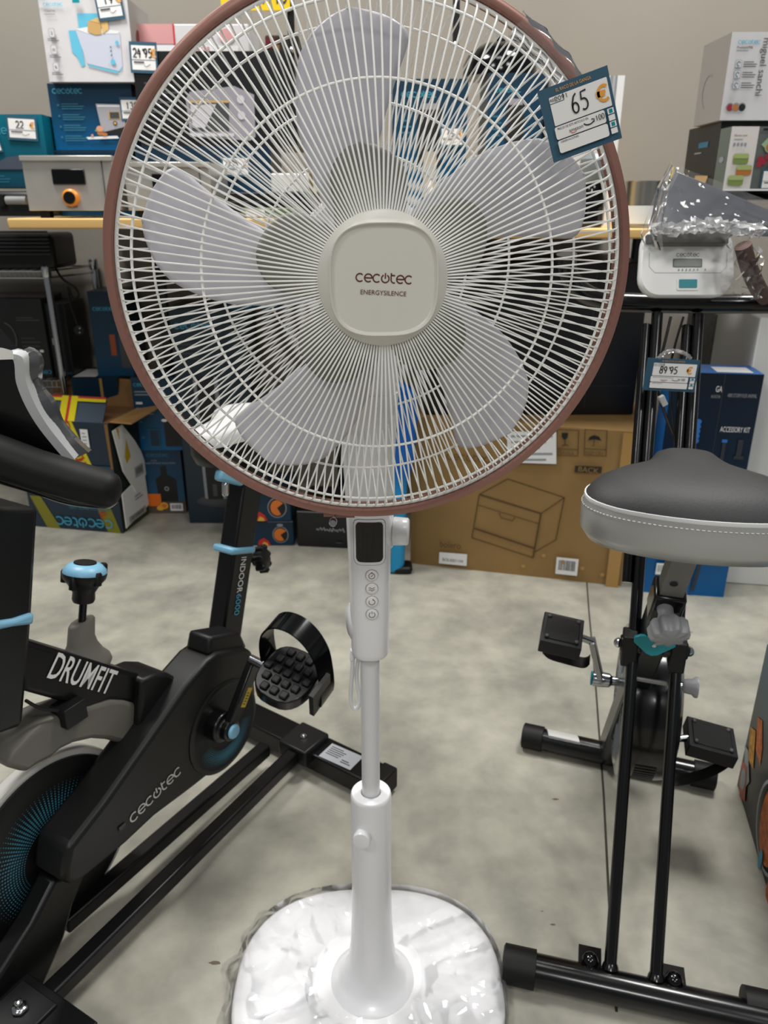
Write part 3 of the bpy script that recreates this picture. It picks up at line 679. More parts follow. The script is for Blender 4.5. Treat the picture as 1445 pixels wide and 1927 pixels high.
for k, p in enumerate(P):
    t = (P[min(k + 1, len(P) - 1)] - P[max(k - 1, 0)]).normalized(); nn = PYv.cross(t)
    rg.append([p - PYv * .019 - nn * .0015, p + PYv * .019 - nn * .0015, p + PYv * .019 + nn * .0015, p + PYv * .014 + nn * .0022, p - PYv * .014 + nn * .0022, p - PYv * .019 + nn * .0015])
mb.loft(rg, BLACK); mb.box(PCN + PX_ * .060 - PZ * .012, (.008, .05, .05), BLKP, (PX_, PYv, PZ)); mb.obj('pedal_strap', pd, smooth=40)
# seat post, clamps, saddle
sa, sb = sd(421, 1205, .0), sd(463, 905, .0); mb = MB(); mb.beam(sa, sb, .036, .052, SATIN, side=SV); sp = mb.obj('seat_post', spin, bevel=.004)
zz = (sb - sa).normalized()
mb = MB(); c = sd(441, 1032, .0); mb.beam(c - zz * .006, c + zz * .006, .046, .064, SKY, side=SV); mb.obj('collar_band', spin, bevel=.004)
mb = MB(); kc = sd(489, 1052, -.0)
kx = V((.97, -.15, .2)).normalized(); mb.lathe([(.005, -.05), (.005, -.01), (.012, -.012), (.014, 0), (.008, .004)], kc, kx, BLKP, 20)
mb.lathe([(.021, -.004), (.023, 0), (.023, .010), (.018, .014), (.001, .015)], kc, kx, BLKP, 14)
for k in range(7):
    a = 2 * math.pi * k / 7; x, y, z = rot_frame(kx); mb.lathe([(.006, -.003), (.0062, .011), (.003, .014)], kc + (x * math.cos(a) + y * math.sin(a)) * .021, kx, BLKP, 10)
mb.obj('post_knob', spin, smooth=40)
# lettering reading downwards on the near face of the post
mb = MB(); fa = sd(452, 1049, .019); fb_ = sd(437, 1161, .019); ux = (fb_ - fa).normalized(); uy = SV.cross(ux); L = (fb_ - fa).length
fo = fa - SV * (fa - sa).dot(SV) + SV * .0195
off = (SU - zz * SU.dot(zz)).normalized()
pf = PF(mb, sa + zz * (fa - sa).dot(zz) + SV * .0182 + off * .007, ux, uy, L, L, eps=.0008); pf.text('INDOOR', 0, 0, .13, PW, wmax=.6); mb.obj('lettering', sp, smooth=0); pf.mb = mb = MB(); pf.text('6000', .62, 0, .13, PC, wmax=.38); mb.obj('lettering', sp, smooth=0)
mb = MB(); pl = sd(430, 898, .0); mb.beam(sd(409, 893, .02), sd(455, 904, .02), .02, .016, SKY, side=UP); mb.tube([sd(424, 905, .02), sd(424, 935, .02)], .006, CHROME, 10); mb.beam(sb, sb + zz * .05, .05, .06, BLKP, side=SV); mb.obj('seat_lever', spin, bevel=.007, bseg=3)
def saddle_rings(C, A, L, base, prof, hw):
    """plan outline scaled through a list of (scale, height)"""
    out = []
    for k, z in prof: out.append([C + (A * (a - .5 * base) * (1 if k > .5 else k * 1.0) + L * b_ * k) + UP * z if False else C + A * (base * .45 + (a - base * .45) * k) + L * (b_ * k) + UP * z for a, b_ in hw])
    return out
def plan(Wr, Wn, Ln):
    half = [(0.0, .0), (.004, .35), (.018, .72), (.045, .95), (.08, 1.0), (.115, .9), (.145, .68), (.175, .48), (.21, .38), (.24, .32), (.255, .24), (.262, .1), (.263, 0)]
    k = Ln / .263; P = [(a * k, b_ * Wr if b_ > .3 else b_ * Wr) for a, b_ in half]
    P3 = smooth_path([V((a, b_, 0)) for a, b_ in P], 3); R = [(p.x, p.y) for p in P3]
    return R + [(a, -b_) for a, b_ in R[-2:0:-1]]
SADF = sb + UP * .085 + SU * (-.03)
mb = MB(); hw = plan(.095, .03, .23); A = SU; LT_ = SV
mb.loft(saddle_rings(SADF - SU * .09, A, LT_, .23, [(.80, -.035), (.93, -.03), (1.0, -.012), (1.0, .004)], hw), CHARC, (True, False))
mb.loft(saddle_rings(SADF - SU * .09, A, LT_, .23, [(1.0, .004), (.98, .016), (.9, .026), (.6, .032), (.3, .033)], hw), mat('saddle_white', (196, 196, 196), .5), (False, True)); mb.obj('saddle', spin, smooth=50)

# fork under the flywheel
mb = MB(); side_prism(mb, [(165, 1640), (140, 1700), (123, 1763), (73, 1880), (-10, 1915), (-10, 1850), (61, 1740), (104, 1655)], .045, .035, SATIN); mb.obj('fork', spin, bevel=.006)

# ------------------------------------------------------------------ folding exercise bike on the right
XA = V((.25, .968, 0)).normalized(); XL = V((.968, -.25, 0)).normalized()
XO = V((.363, .783, 0))
xb = thing('folding_exercise_bike', 'black folding exercise bike with wide silver edged saddle', 'exercise bike', XO)
XBLK = mat('bike_black', (6, 6, 7), 0.22, coat=.2, spec=.4)
s0, s1 = fl(948, 1812, .026), fl(1475, 1930, .026); e = (s1 - s0).normalized()
mb = MB(); mb.tube([s0 + e * .01, s1], .0225, XBLK, 28)
for px, py in ((1110, 1808), (1268, 1845)):
    c = fl(px, py, .045); mb.lathe([(.012, -.004), (.012, .004), (.008, .010), (.002, .012)], c, (0, 0, 1), BLACK, 16); mb.box(c - V((0, 0, .004)), (.032, .05, .006), XBLK, (e, V((-e.y, e.x, 0)), UP))
st = mb.obj('front_stabilizer', xb, smooth=50)
mb = MB(); mb.lathe([(.022, -.002), (.0265, 0), (.0265, .045), (.0225, .0455)], s0, e, RUB, 28); mb.obj('end_cap', st, smooth=40)
mb = MB(); c = fl(1397, 1893, .026); mb.lathe([(.0225, 0), (.0265, .0005), (.0265, .055), (.02, .056)], c, e, RUB, 28); mb.obj('end_cap', st, smooth=40)
L0, R0, L1, R1 = fl(1148, 1822, .045), fl(1234, 1842, .045), at(1237, 590, 1.25), at(1314, 592, 1.25)
for a, b_ in ((L0, L1), (R0, R1)):
    mb = MB(); mb.tube([a, b_], .0088, XBLK, 18); mb.lathe([(.012, 0), (.011, .004), (.009, .008)], a, b_ - a, XBLK, 14); mb.obj('upright_tube', xb)
for a, b_ in ((L0, L1), (R0, R1)):      # sleeve pair on the upper part
    d = (b_ - a).normalized(); s_ = -XL * .016
    mb = MB(); t0, t1 = .56, .98; mb.tube([a + (b_ - a) * t0 + s_, a + (b_ - a) * t1 + s_], .0075, XBLK, 16); q = a + (b_ - a) * .73; mb.tube([q - XL * .022 + V((0, -.008, 0)), q + XL * .008 + V((0, -.010, 0))], .003, XBLK, 8); mb.obj('sleeve_tube', xb)
PV = (L0 + (L1 - L0) * .462 + R0 + (R1 - R0) * .462) / 2     # pivot
PVp = at(1228, 1215, PV.y)
far0, far1 = fl(985, 1383, .026), fl(1346, 1463, .026); e2 = (far1 - far0).normalized()
mb = MB(); mb.tube([far0 + e2 * .01, far1 - e2 * .01], .0225, XBLK, 24); fs_ = mb.obj('rear_stabilizer', xb, smooth=50)
for c, dd in ((far0, e2), (far1, -e2)):
    mb = MB(); mb.lathe([(.021, -.002), (.0255, 0), (.0255, .04), (.0225, .041)], c, dd, RUB, 24); mb.obj('end_cap', fs_, smooth=40)
mb = MB(); c = far0 + e2 * .048
rg = [[c + e2 * a + V((0, -math.sin(t), math.cos(t))) * .0229 for t in (-.5, -.2, .1, .4, .7, 1.0)] for a in (0, .062)]; mb.loft(rg, mat('label_silver', (186, 186, 182), .35), (False, False), closed=False); mb.obj('rating_label', fs_, smooth=40)
# main leg from rear stabiliser up to the saddle
lg0 = (far0 + far1) / 2 + V((-.015, 0, .015)); lg1 = V((.0, .0, 0)) + at(1258, 1120, .925)
mb = MB(); mb.beam(lg0, lg1, .036, .05, mat('leg_teal_black', (9, 20, 24), .3), side=XL); mb.obj('main_leg', xb, bevel=.004)
GPOST = mat('seat_post_grey', (120, 119, 115), .42)
pd_ = (at(1285, 1040, .868) - at(1258, 1120, .925)).normalized()
mb = MB(); p0 = at(1262, 1108, .918); p1 = at(1290, 1032, .865); mb.beam(p0 - (p1 - p0) * .3, p1, .030, .030, GPOST, side=XL)
for py in (1086, 1097): c = at(1270 if py < 1090 else 1266, py, .888); mb.lathe([(.0052, .0), (.0052, .0007)], c + V((0, -.0035, 0)), (p1 - p0).cross(XL) if (p1 - p0).cross(XL).y < 0 else -(p1 - p0).cross(XL), PK, 14)
mb.obj('seat_post', xb, bevel=.003)
mb = MB(); s0_, s1_ = at(1246, 1152, .935), at(1262, 1106, .917); mb.beam(s0_, s1_, .042, .042, XBLK, side=XL); mb.obj('post_socket', xb, bevel=.004)
# adjusting knob
mb = MB(); kc = at(1257, 1178, .885); ka = V((-.05, -.72, -.45)).normalized(); x, y, z = rot_frame(ka)
KN = mat('knob_grey', (146, 147, 150), .42)
rings = []
for d, k in ((-.006, .82), (.0, 1.0), (.012, 1.0), (.018, .9), (.0205, .55), (.021, .05)):
    rings.append([kc + ka * d + (x * math.cos(t) + y * math.sin(t)) * (.0245 * k * (1 + .11 * math.cos(9 * t))) for t in [2 * math.pi * i / 72 for i in range(72)]])
mb.loft(rings, KN); mb.lathe([(.011, -.03), (.010, -.018), (.014, -.006)], kc, ka, KN, 24); mb.tube([kc - ka * .05, kc - ka * .02], .005, CHROME, 10); mb.obj('adjusting_knob', xb, smooth=40)
# pivot bracket with teal plate
mb = MB(); pc = PVp + V((0, -.004, 0))
mb.tube([pc - XL * .048 - UP * .0, pc + XL * .048], .013, XBLK, 20)
for s_ in (-1, 1): mb.beam(pc + XL * .034 * s_ + UP * .02, pc + XL * .034 * s_ - UP * .03, .022, .034, BLKP, side=XL); mb.lathe([(.008, 0), (.0075, .005), (.004, .008), (.001, .009)], pc + XL * .048 * s_, XL * s_, CHROME, 16)
mb.obj('pivot_bracket', xb, bevel=.003)
mb = MB(); pl = [(-.028, .011), (-.02, .015), (.018, .015), (.028, .010), (.028, .003), (.006, -.014), (-.002, -.016), (-.010, -.013), (-.028, .003)]
mb.prism(pl, at(1231, 1217, PV.y - .045), XL, UP, .006, TEAL); mb.lathe([(.0035, .0), (.003, .0015)], at(1231, 1215, PV.y - .045), -XA, CHROME, 12); mb.obj('bracket_plate', xb, bevel=.002)
mb = MB(); mb.tube([at(1192, 1276, .97), at(1255, 1287, .95)], .0035, mat('satin_rod', (150, 148, 144), .3, metal=.8), 10); mb.obj('cross_rod', xb)
mb = MB(); c = at(1268, 1288, 1.0); mb.tube([c, c + XL * .016], .004, CHROME, 10); mb.lathe([(.007, .012), (.011, .016), (.012, .026), (.016, .030), (.016, .034), (.004, .036)], c, XL, KN, 20); mb.obj('tension_knob', xb, smooth=50)
# flywheel housing
HC = at(1182, 1316, 1.13); HR = .128; HX = (XA, UP, -XL)
mb = MB(); mb.lathe([(HR - .02, -.075), (HR - .004, -.068), (HR, -.05), (HR, .0), (HR - .003, .006), (HR - .012, .010), (HR - .03, .011)], HC, -XL, XBLK, 64, ax=HX)
for k in range(40):
    a = math.radians(200 + k * 4); r = HR + .0006; c = HC + XA * (r * math.cos(a)) + UP * (r * math.sin(a)) + XL * .028; mb.box(c, (.034, .0045, .0016), BLKP, (XL, -XA * math.sin(a) + UP * math.cos(a), XA * math.cos(a) + UP * math.sin(a)))
hs = mb.obj('flywheel_housing', xb, smooth=40)
mb = MB(); mb.lathe([(HR - .002, .006), (HR + .003, .008), (HR + .003, .012), (HR - .016, .0165), (HR - .02, .012)], HC, -XL, mat('trim_silver', (170, 168, 160), .22, metal=.9), 64, cap=(False, False), ax=HX)
mb.lathe([(HR - .02, .012), (HR * .4, .014), (.002, .014)], HC, -XL, BLACK, 48, ax=HX)
for k in range(30): a = k * .2094; mb.beam(HC - XL * .0146 + (XA * math.cos(a) + UP * math.sin(a)) * .045, HC - XL * .0140 + (XA * math.cos(a + .12) + UP * math.sin(a + .12)) * (HR - .022), .0012, .0012, PG)
mb.obj('housing_ring', hs, smooth=40)
# cranks and pedals
CA = at(1128, 1278, 1.12)
mb = MB(); mb.lathe([(.006, -.055), (.008, -.02), (.012, -.016), (.0135, 0), (.013, .012)], CA, -XL, CHROME, 24); mb.lathe([(.0125, .012), (.012, .015), (.002, .0155)], CA, -XL, TEAL, 24)
PT = at(1114, 1205, 1.10); mb.beam(CA + XL * .002, PT, .010, .018, mat('crank_chrome', (170, 170, 172), .22, metal=.9), side=XL); mb.obj('crank_arm', xb, bevel=.002)
def pedal_r(c, ux, uy, w_, l_, h_, name, strap):
    uz = ux.cross(uy); mb = MB(); mb.box(c, (w_, l_, h_), BLKP, (ux, uy, uz)); mb.box(c + uz * h_ * .5, (w_ * .82, l_ * .78, .004), RUB, (ux, uy, uz))
    for i in (-1, 1):
        for j in (-1, 1): mb.lathe([(.004, 0), (.004, .003), (.002, .0035)], c + ux * w_ * .36 * i + uy * l_ * .34 * j + uz * (h_ * .5 + .0018), uz, PDG, 8)
    o = mb.obj(name, xb, bevel=.004)
    mb = MB(); rg = []
    for p in smooth_path([c + V(q) for q in strap], 5): rg.append([p - uy * .012, p + uy * .012, p + uy * .012 - uz * .002, p - uy * .012 - uz * .002])
    mb.loft(rg, RUB); mb.obj('pedal_strap', o, smooth=40)
c = at(1056, 1196, 1.10); ux = (XL * 1 + UP * -.12).normalized(); uy = (XA + UP * .25).normalized(); uy = (uy - ux * uy.dot(ux)).normalized()
pedal_r(c, ux, uy, .066, .07, .026, 'pedal', [(-.030, -.01, -.016), (-.015, 0, -.034), (.015, .01, -.050), (.045, .01, -.058), (.052, 0, -.045)])
mb = MB(); mb.tube([at(1088, 1198, 1.10), at(1116, 1208, 1.10)], .006, CHROME, 12); mb.obj('pedal_axle', xb)
c = at(1335, 1396, 1.06); ux = (XL + UP * -.16).normalized(); uy = (XA + UP * .12).normalized(); uy = (uy - ux * uy.dot(ux)).normalized()
pedal_r(c, ux, uy, .078, .07, .026, 'pedal', [(.034, -.02, -.015), (.015, -.02, -.035), (-.02, -.02, -.055), (-.06, -.02, -.062), (-.075, 0, -.058)])
mb = MB(); mb.tube([at(1262, 1392, 1.06), at(1300, 1388, 1.06)], .006, CHROME, 12); mb.obj('pedal_axle', xb)
# saddle
SC = at(1318, 1016, .795)
mb = MB(); hw = plan(.132, .03, .25)
SIL = mat('saddle_silver', (172, 172, 170), .3, metal=.25); BLKT = mat('saddle_top', (40, 40, 41), .6, bump=.05, bscale=300)
mb.loft(saddle_rings(SC, XA, XL, .25, [(.80, -.036), (.93, -.034), (1.0, -.020), (1.005, .004), (.985, .018)], hw), SIL, (True, False)); sad = mb.obj('saddle', xb, smooth=60)
mb = MB(); mb.loft(saddle_rings(SC, XA, XL, .25, [(.975, .0215), (.955, .026), (.88, .036), (.7, .046), (.4, .051), (.15, .052)], hw), BLKT, (False, True)); mb.obj('saddle_top', sad, smooth=60)
mb = MB(); mb.loft(saddle_rings(SC, XA, XL, .25, [(.984, .017), (.990, .0195), (.986, .0225), (.974, .0225)], hw), mat('piping_white', (222, 222, 222), .4), (False, False)); 
rg = saddle_rings(SC, XA, XL, .25, [(1.0035, .0115)], hw)[0]
for i in range(len(rg)):
    a, b_ = rg[i], rg[(i + 1) % len(rg)]; n_ = max(1, int((b_ - a).length / .0045))
    for k in range(n_):
        p, q = a + (b_ - a) * (k / n_), a + (b_ - a) * ((k + .55) / n_)
        if (q - p).length > 1e-5: mb.tube([p, q], .0005, PW, 4)
mb.obj('saddle_piping', sad, smooth=50)
# handlebar
hbY = 1.262
mb = MB(); P = smooth_path([at(1066, 478, 1.20), at(1066, 505, 1.205), at(1076, 530, 1.22), at(1100, 552, 1.24), at(1140, 566, hbY), at(1200, 570, hbY), at(1320, 572, hbY), at(1400, 572, hbY), at(1470, 572, hbY - .02)], 6)
mb.tube(P, .0150, XBLK, 20); mb.obj('handlebar', xb, smooth=60)
mb = MB(); P = smooth_path([at(1440, 560, 1.22), at(1425, 540, 1.20), at(1408, 500, 1.18), at(1398, 462, 1.17)], 6); mb.tube(P, .012, mat('foam_brown', (88, 66, 62), .8), 16); mb.obj('foam_grip', xb, smooth=60)
# console
cY = 1.215; a, b_, d_ = at(1206, 552, cY), at(1372, 552, cY), at(1214, 436, cY + .03)
cux = (b_ - a).normalized(); cuy = (d_ - a); cuy = (cuy - cux * cuy.dot(cux)).normalized(); cn = cux.cross(cuy); CW = (at(1380, 520, cY) - at(1198, 520, cY)).length; CHh = (d_ - a).length + .012
cc = (a + b_) / 2 + cuy * (CHh / 2 - .006); WC = mat('console_white', (240, 240, 238), .35)
mb = MB(); prof = []
for k, d in ((.94, -.012), (.99, -.008), (1.0, .0), (.99, .006), (.965, .0085)):
    ring_ = []
    for q in rrect(CW, CHh, .03, 6):
        taper = 1 - .07 * (q[1] / CHh + .5); ring_.append(cc + cux * q[0] * k * taper + cuy * q[1] * k + cn * d)
    prof.append(ring_)
mb.loft(prof, WC); con = mb.obj('console', xb, smooth=50)
mb = MB(); pf = PF(mb, cc + cn * .0085 - cux * CW / 2 - cuy * CHh / 2, cux, cuy, CW, CHh, eps=.0004)
pf.line([(.1, .62), (.1, .42), (.16, .33), (.84, .33), (.9, .42), (.9, .62)], .006, PG)
pf.logo(.5, .585, .24, PDG, align='c', wd=.14)
pf.rr(.345, .41, .645, .53, .015, PDG); pf.rr(.352, .417, .638, .523, .01, mat('lcd', (126, 134, 128), .3))
for k in range(7): pf.rect(.40 + .038 * k + (.04 if k == 6 else 0), .355, .411 + .038 * k + (.04 if k == 6 else 0), .385, PG)
mb.obj('console_print', con, smooth=0)
mb = MB(); mb.prism(rrect(.034, .018, .003, 3), cc + cn * .0085 + cuy * (-.335 * CHh) , cux, cuy, .004, WC, front=.002); mb.prism(rrect(.027, .0125, .001, 2), cc + cn * .0085 + cuy * (-.328 * CHh), cux, cuy, .003, TEAL, front=.0032); mb.obj('console_button', con)
LEDG = mat('ledge_grey', (98, 96, 91), .5)
mb = MB(); lc = cc + cuy * (.30 * CHh) + cn * .014; mb.box(lc, (CW * .74, .020, .022), LEDG, (cux, cuy, cn)); mb.box(lc - cux * CW * .40 - cn * .004, (.012, .014, .01), BLKP, (cux, cuy, cn)); mb.obj('tablet_ledge', con, bevel=.0015)
# wrapped reading board above the console
mb = MB(); bd = [at(1266, 318, 1.26), at(1480, 408, 1.26), at(1480, 446, 1.235), at(1232, 432, 1.232)]; n = (bd[1] - bd[0]).cross(bd[3] - bd[0]).normalized(); n = n if n.y > 0 else -n
mb.loft([[p + n * .006 for p in bd], bd], mat('board_slate', (58, 62, 74), .25, coat=.5)); mb.obj('tablet_board', con, bevel=.002)
mb = MB(); NX, NY = 26, 16; rnd = random.Random(11); vs = []
TL, TR, BR, BL = at(1258, 306, 1.235), at(1490, 396, 1.235), at(1490, 446, 1.19), at(1216, 440, 1.19)
for i in range(NX + 1):
    for j in range(NY + 1):
        u_, v_ = i / NX, j / NY; p = TL * (1 - u_) * (1 - v_) + TR * u_ * (1 - v_) + BR * u_ * v_ + BL * (1 - u_) * v_
        am = .0006 + .010 * v_ ** 5; p = p + V((rnd.uniform(-1, 1) * am * .6, -.004 - am * (math.sin(u_ * 19 + v_ * 7) * .6 + rnd.uniform(-.8, .8)), rnd.uniform(-1, 1) * am * .7)); vs.append(p)
fs = [(i * (NY + 1) + j, i * (NY + 1) + j + 1, (i + 1) * (NY + 1) + j + 1, (i + 1) * (NY + 1) + j) for i in range(NX) for j in range(NY)]
mb.add(vs, fs, FILM)
vs = []; fs = []
lft = [(1262, 304), (1240, 350), (1220, 400), (1205, 440), (1212, 470)]; rt = [(1272, 322), (1262, 362), (1250, 400), (1240, 432), (1246, 470)]
for k in range(5):
    for j in range(6):
        t = j / 5; p = at(lft[k][0], lft[k][1], 1.21) * (1 - t) + at(rt[k][0], rt[k][1], 1.195) * t; vs.append(p + V((rnd.uniform(-1, 1) * .003, rnd.uniform(-1, 1) * .008, rnd.uniform(-1, 1) * .003)))
fs = [(k * 6 + j, k * 6 + j + 1, (k + 1) * 6 + j + 1, (k + 1) * 6 + j) for k in range(4) for j in range(5)]; mb.add(vs, fs, FILM2)
vs = []; NX = 12; NY = 10
for i in range(NX + 1):
    for j in range(NY + 1):
        u_, v_ = i / NX, j / NY; p = at(1372 + 78 * u_, 448 + 22 * u_ + (108 - 12 * u_) * v_, 1.16); vs.append(p + V((rnd.uniform(-1, 1) * .004, rnd.uniform(-1, 1) * .012 + .03 * (abs(u_ - .5) * 2) ** 2, rnd.uniform(-1, 1) * .004)))
fs = [(i * (NY + 1) + j, i * (NY + 1) + j + 1, (i + 1) * (NY + 1) + j + 1, (i + 1) * (NY + 1) + j) for i in range(NX) for j in range(NY)]; mb.add(vs, fs, FILM)
vs = []; NX = 30; NY = 6
for i in range(NX + 1):
    for j in range(NY + 1):
        u_, v_ = i / NX, j / NY; p = at(1226 + 214 * u_, 414 + 12 * math.sin(u_ * 9) * .4 + 26 * v_, 1.185); vs.append(p + V((rnd.uniform(-1, 1) * .002, rnd.uniform(-1, 1) * .010, rnd.uniform(-1, 1) * .003)))
fs = [(i * (NY + 1) + j, i * (NY + 1) + j + 1, (i + 1) * (NY + 1) + j + 1, (i + 1) * (NY + 1) + j) for i in range(NX) for j in range(NY)]; mb.add(vs, fs, film('white_film', 0.4, 0.12, bump=.3, bscale=40))
o = mb.obj('plastic_bag', None, at(1330, 440, 1.2), smooth=0); tag(o, 'crinkled clear plastic bag over the reading board and grip of the folding bike', 'plastic bag')
# sensor cable between the uprights
mb = MB(); cb = smooth_path([at(1262, 596, 1.24), at(1252, 640, 1.23), at(1240, 690, 1.22), at(1238, 735, 1.20), at(1255, 790, 1.18), at(1272, 835, 1.16), at(1270, 860, 1.15), at(1256, 880, 1.14), at(1244, 910, 1.13), at(1240, 950, 1.12)], 6)
mb.tube(cb, .0024, BLKP, 8); mb.tube(smooth_path([at(1286, 596, 1.24), at(1270, 650, 1.235), at(1260, 700, 1.23), at(1262, 760, 1.2), at(1270, 830, 1.17)], 6), .002, BLKP, 8); cbo = mb.obj('sensor_cable', xb)
for px, py, Y in ((1259, 874, 1.135), (1247, 754, 1.19)):
    mb = MB(); c = at(px, py, Y); mb.box(c, (.009, .009, .017), PAPER, (V((.85, 0, .5)).normalized(), V((0, 1, 0)), V((-.5, 0, .85)).normalized())); mb.obj('connector', cbo, bevel=.001)
YT = 1.13
a, b_, c_, d_ = at(1217, 674, YT), at(1315, 677, YT), at(1309, 739, YT), at(1211, 733, YT)
ux = (b_ - a) + (c_ - d_); uy = (a - d_) + (b_ - c_)
price_tag('price_tag', (a + b_ + c_ + d_) / 4, ux, uy, ux.length / 2, uy.length / 2, "89'95", 'blue card price tag reading 89 95 euro hung on the folding bike uprights')
mb = MB(); mb.tube(smooth_path([at(1238, 676, 1.132), at(1250, 664, 1.135), at(1270, 660, 1.14), at(1290, 666, 1.135), at(1300, 676, 1.132)], 6), [.002 + .0012 * abs(math.sin(k * 1.3)) for k in range(25)], FILM2, 8)
o = mb.obj('tag_tie', None, at(1270, 664, 1.135)); tag(o, 'clear plastic tie holding the 89 95 euro tag on the folding bike', 'plastic tie')
# ------------------------------------------------------------------ cartons and stock along the back wall
NAVY = (12, 42, 62)
def carton(x0, yb, x1, yt, Y, depth, m, yb2=None, floor=False, z0=None, h=None, ms=None, mt=None):
    if floor: BL, BR = fl(x0, yb), fl(x1, yb2 if yb2 else yb)
    else: BL, BR = at(x0, yb, Y), at(x1, yb, Y)
    if z0 is not None: BL.z = BR.z = z0
    ux = (BR - BL).normalized(); W = (BR - BL).length; n = ux.cross(UP); H = h or (at(x0, yt, BL.y).z - BL.z); bk = -n * depth
    mb = MB(); mm = m(H) if callable(m) else m; mb.add([BL, BR, BR + UP * H, BL + UP * H, BL + bk, BR + bk, BR + bk + UP * H, BL + bk + UP * H], [(0, 1, 2, 3)], mm)
    ms_ = ms or mm; mb.add([BL, BR, BR + UP * H, BL + UP * H, BL + bk, BR + bk, BR + bk + UP * H, BL + bk + UP * H], [(1, 5, 6, 2), (4, 0, 3, 7), (5, 4, 7, 6)], ms_); mb.add([BL, BR, BR + UP * H, BL + UP * H, BL + bk, BR + bk, BR + bk + UP * H, BL + bk + UP * H], [(3, 2, 6, 7), (4, 5, 1, 0)], mt or ms_)
    # weld the eight corners into one shell
    mb.v = [V(p) for p in mb.v[:8]]; mb.f = [[i % 8 for i in f] for f in mb.f]
    k = dict(mb=mb, BL=BL, BR=BR, W=W, H=H, n=n, ux=ux, D=depth, z1=BL.z + H)
    k['front'] = PF(mb, BL, ux, UP, W, H, step=.0004, eps=.001); k['left'] = PF(mb, BL + bk, n, UP, depth, H, step=.0004, eps=.001); k['right'] = PF(mb, BR, -n, UP, depth, H, step=.0004, eps=.001)
    k['top'] = PF(mb, BL + UP * H, ux, -n, W, depth, step=.0004, eps=.001)
    return k
def done(k, name, label, cat='box', group=None):
    o = k['mb'].obj(name, None, k['BL'], smooth=0, bevel=.003, bseg=1); return tag(o, label, cat, group)
def stick(k, label_price, u, v, w, h, name_label, tilt=0, kind='small'):
    """a paper price tag stuck flat on the carton's front"""
    c = k['BL'] + k['ux'] * (u * k['W']) + UP * (v * k['H']) + k['n'] * .006; a = math.radians(tilt)
    ux = k['ux'] * math.cos(a) + UP * math.sin(a); uy = -k['ux'] * math.sin(a) + UP * math.cos(a)
    return price_tag('price_tag', c, ux, uy, w, h, label_price, name_label, small=True)
BLUEG = lambda a, b_, nm: (lambda H: grad('%s_%d' % (nm, int(H * 1000)), [(0, a), (.45, tuple((p + q) // 2 for p, q in zip(a, b_))), (1, b_)], 0, H))
BL1 = BLUEG((0, 84, 132), (18, 48, 68), 'blue_carton'); BL2 = BLUEG((10, 62, 92), (14, 40, 58), 'dull_blue_carton'); TE1 = BLUEG((12, 62, 80), (4, 104, 124), 'teal_carton')
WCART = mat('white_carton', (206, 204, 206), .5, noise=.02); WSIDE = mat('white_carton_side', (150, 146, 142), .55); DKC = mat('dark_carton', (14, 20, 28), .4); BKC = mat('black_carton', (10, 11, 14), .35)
KRAFT = mat('kraft_board', (140, 110, 64), .75, noise=.07, nscale=9); KRAFTI = mat('kraft_inside', (128, 92, 52), .8); TAPE = mat('kraft_tape', (164, 128, 74), .3); KLINE = mat('kraft_print', (82, 58, 26), .7)
WOOD = grad('pine_board', [(0, (196, 154, 92)), (.5, (222, 186, 122)), (1, (206, 166, 102))], -.03, .03, rough=.45)
def crease(pf, m=PG): pass
# wooden shelf boards on black posts; depth stretched to the wall to shade below
ZL, ZR = 1.017, .995
mb = MB(); a = at(12, 412, 2.12); x1 = at(640, 412, 2.12).x; mb.box(((a.x + x1) / 2, 2.53, ZL - .013), (x1 - a.x, .82, .026), WOOD); o = mb.obj('shelf_board', None, (0, 2.3, ZL), bevel=.004); tag(o, 'yellow pine shelf board under the steel toaster oven', 'shelf')
mb = MB(); x0 = at(650, 430, 2.02).x; x1 = at(1330, 430, 2.02).x; mb.box(((x0 + x1) / 2, 2.48, ZR - .012), (x1 - x0, .92, .024), WOOD); o = mb.obj('shelf_board', None, (.3, 2.3, ZR), bevel=.004); tag(o, 'pine shelf board under the steel pot, behind the fan and folding bike', 'shelf')
for k, (px, z, lb) in enumerate(((300, ZL - .026, 'black shelf post seen through the left of the fan grille'), (636, ZL - .026, 'black shelf post behind the fan hub'), (1196, ZR - .024, 'black shelf post beside the large black carton'))):
    mb = MB(); PY2 = (2.80, 2.62, 2.53)[k]; z = z if k == 2 else z; c = at(px, 500, PY2); mb.box((c.x, PY2, z / 2), (.03, .03, z), XBLK); mb.box((c.x, PY2, .003), (.06, .06, .006), XBLK); o = mb.obj('shelf_post', None, (c.x, PY2, 0), bevel=.002); tag(o, lb, 'post')
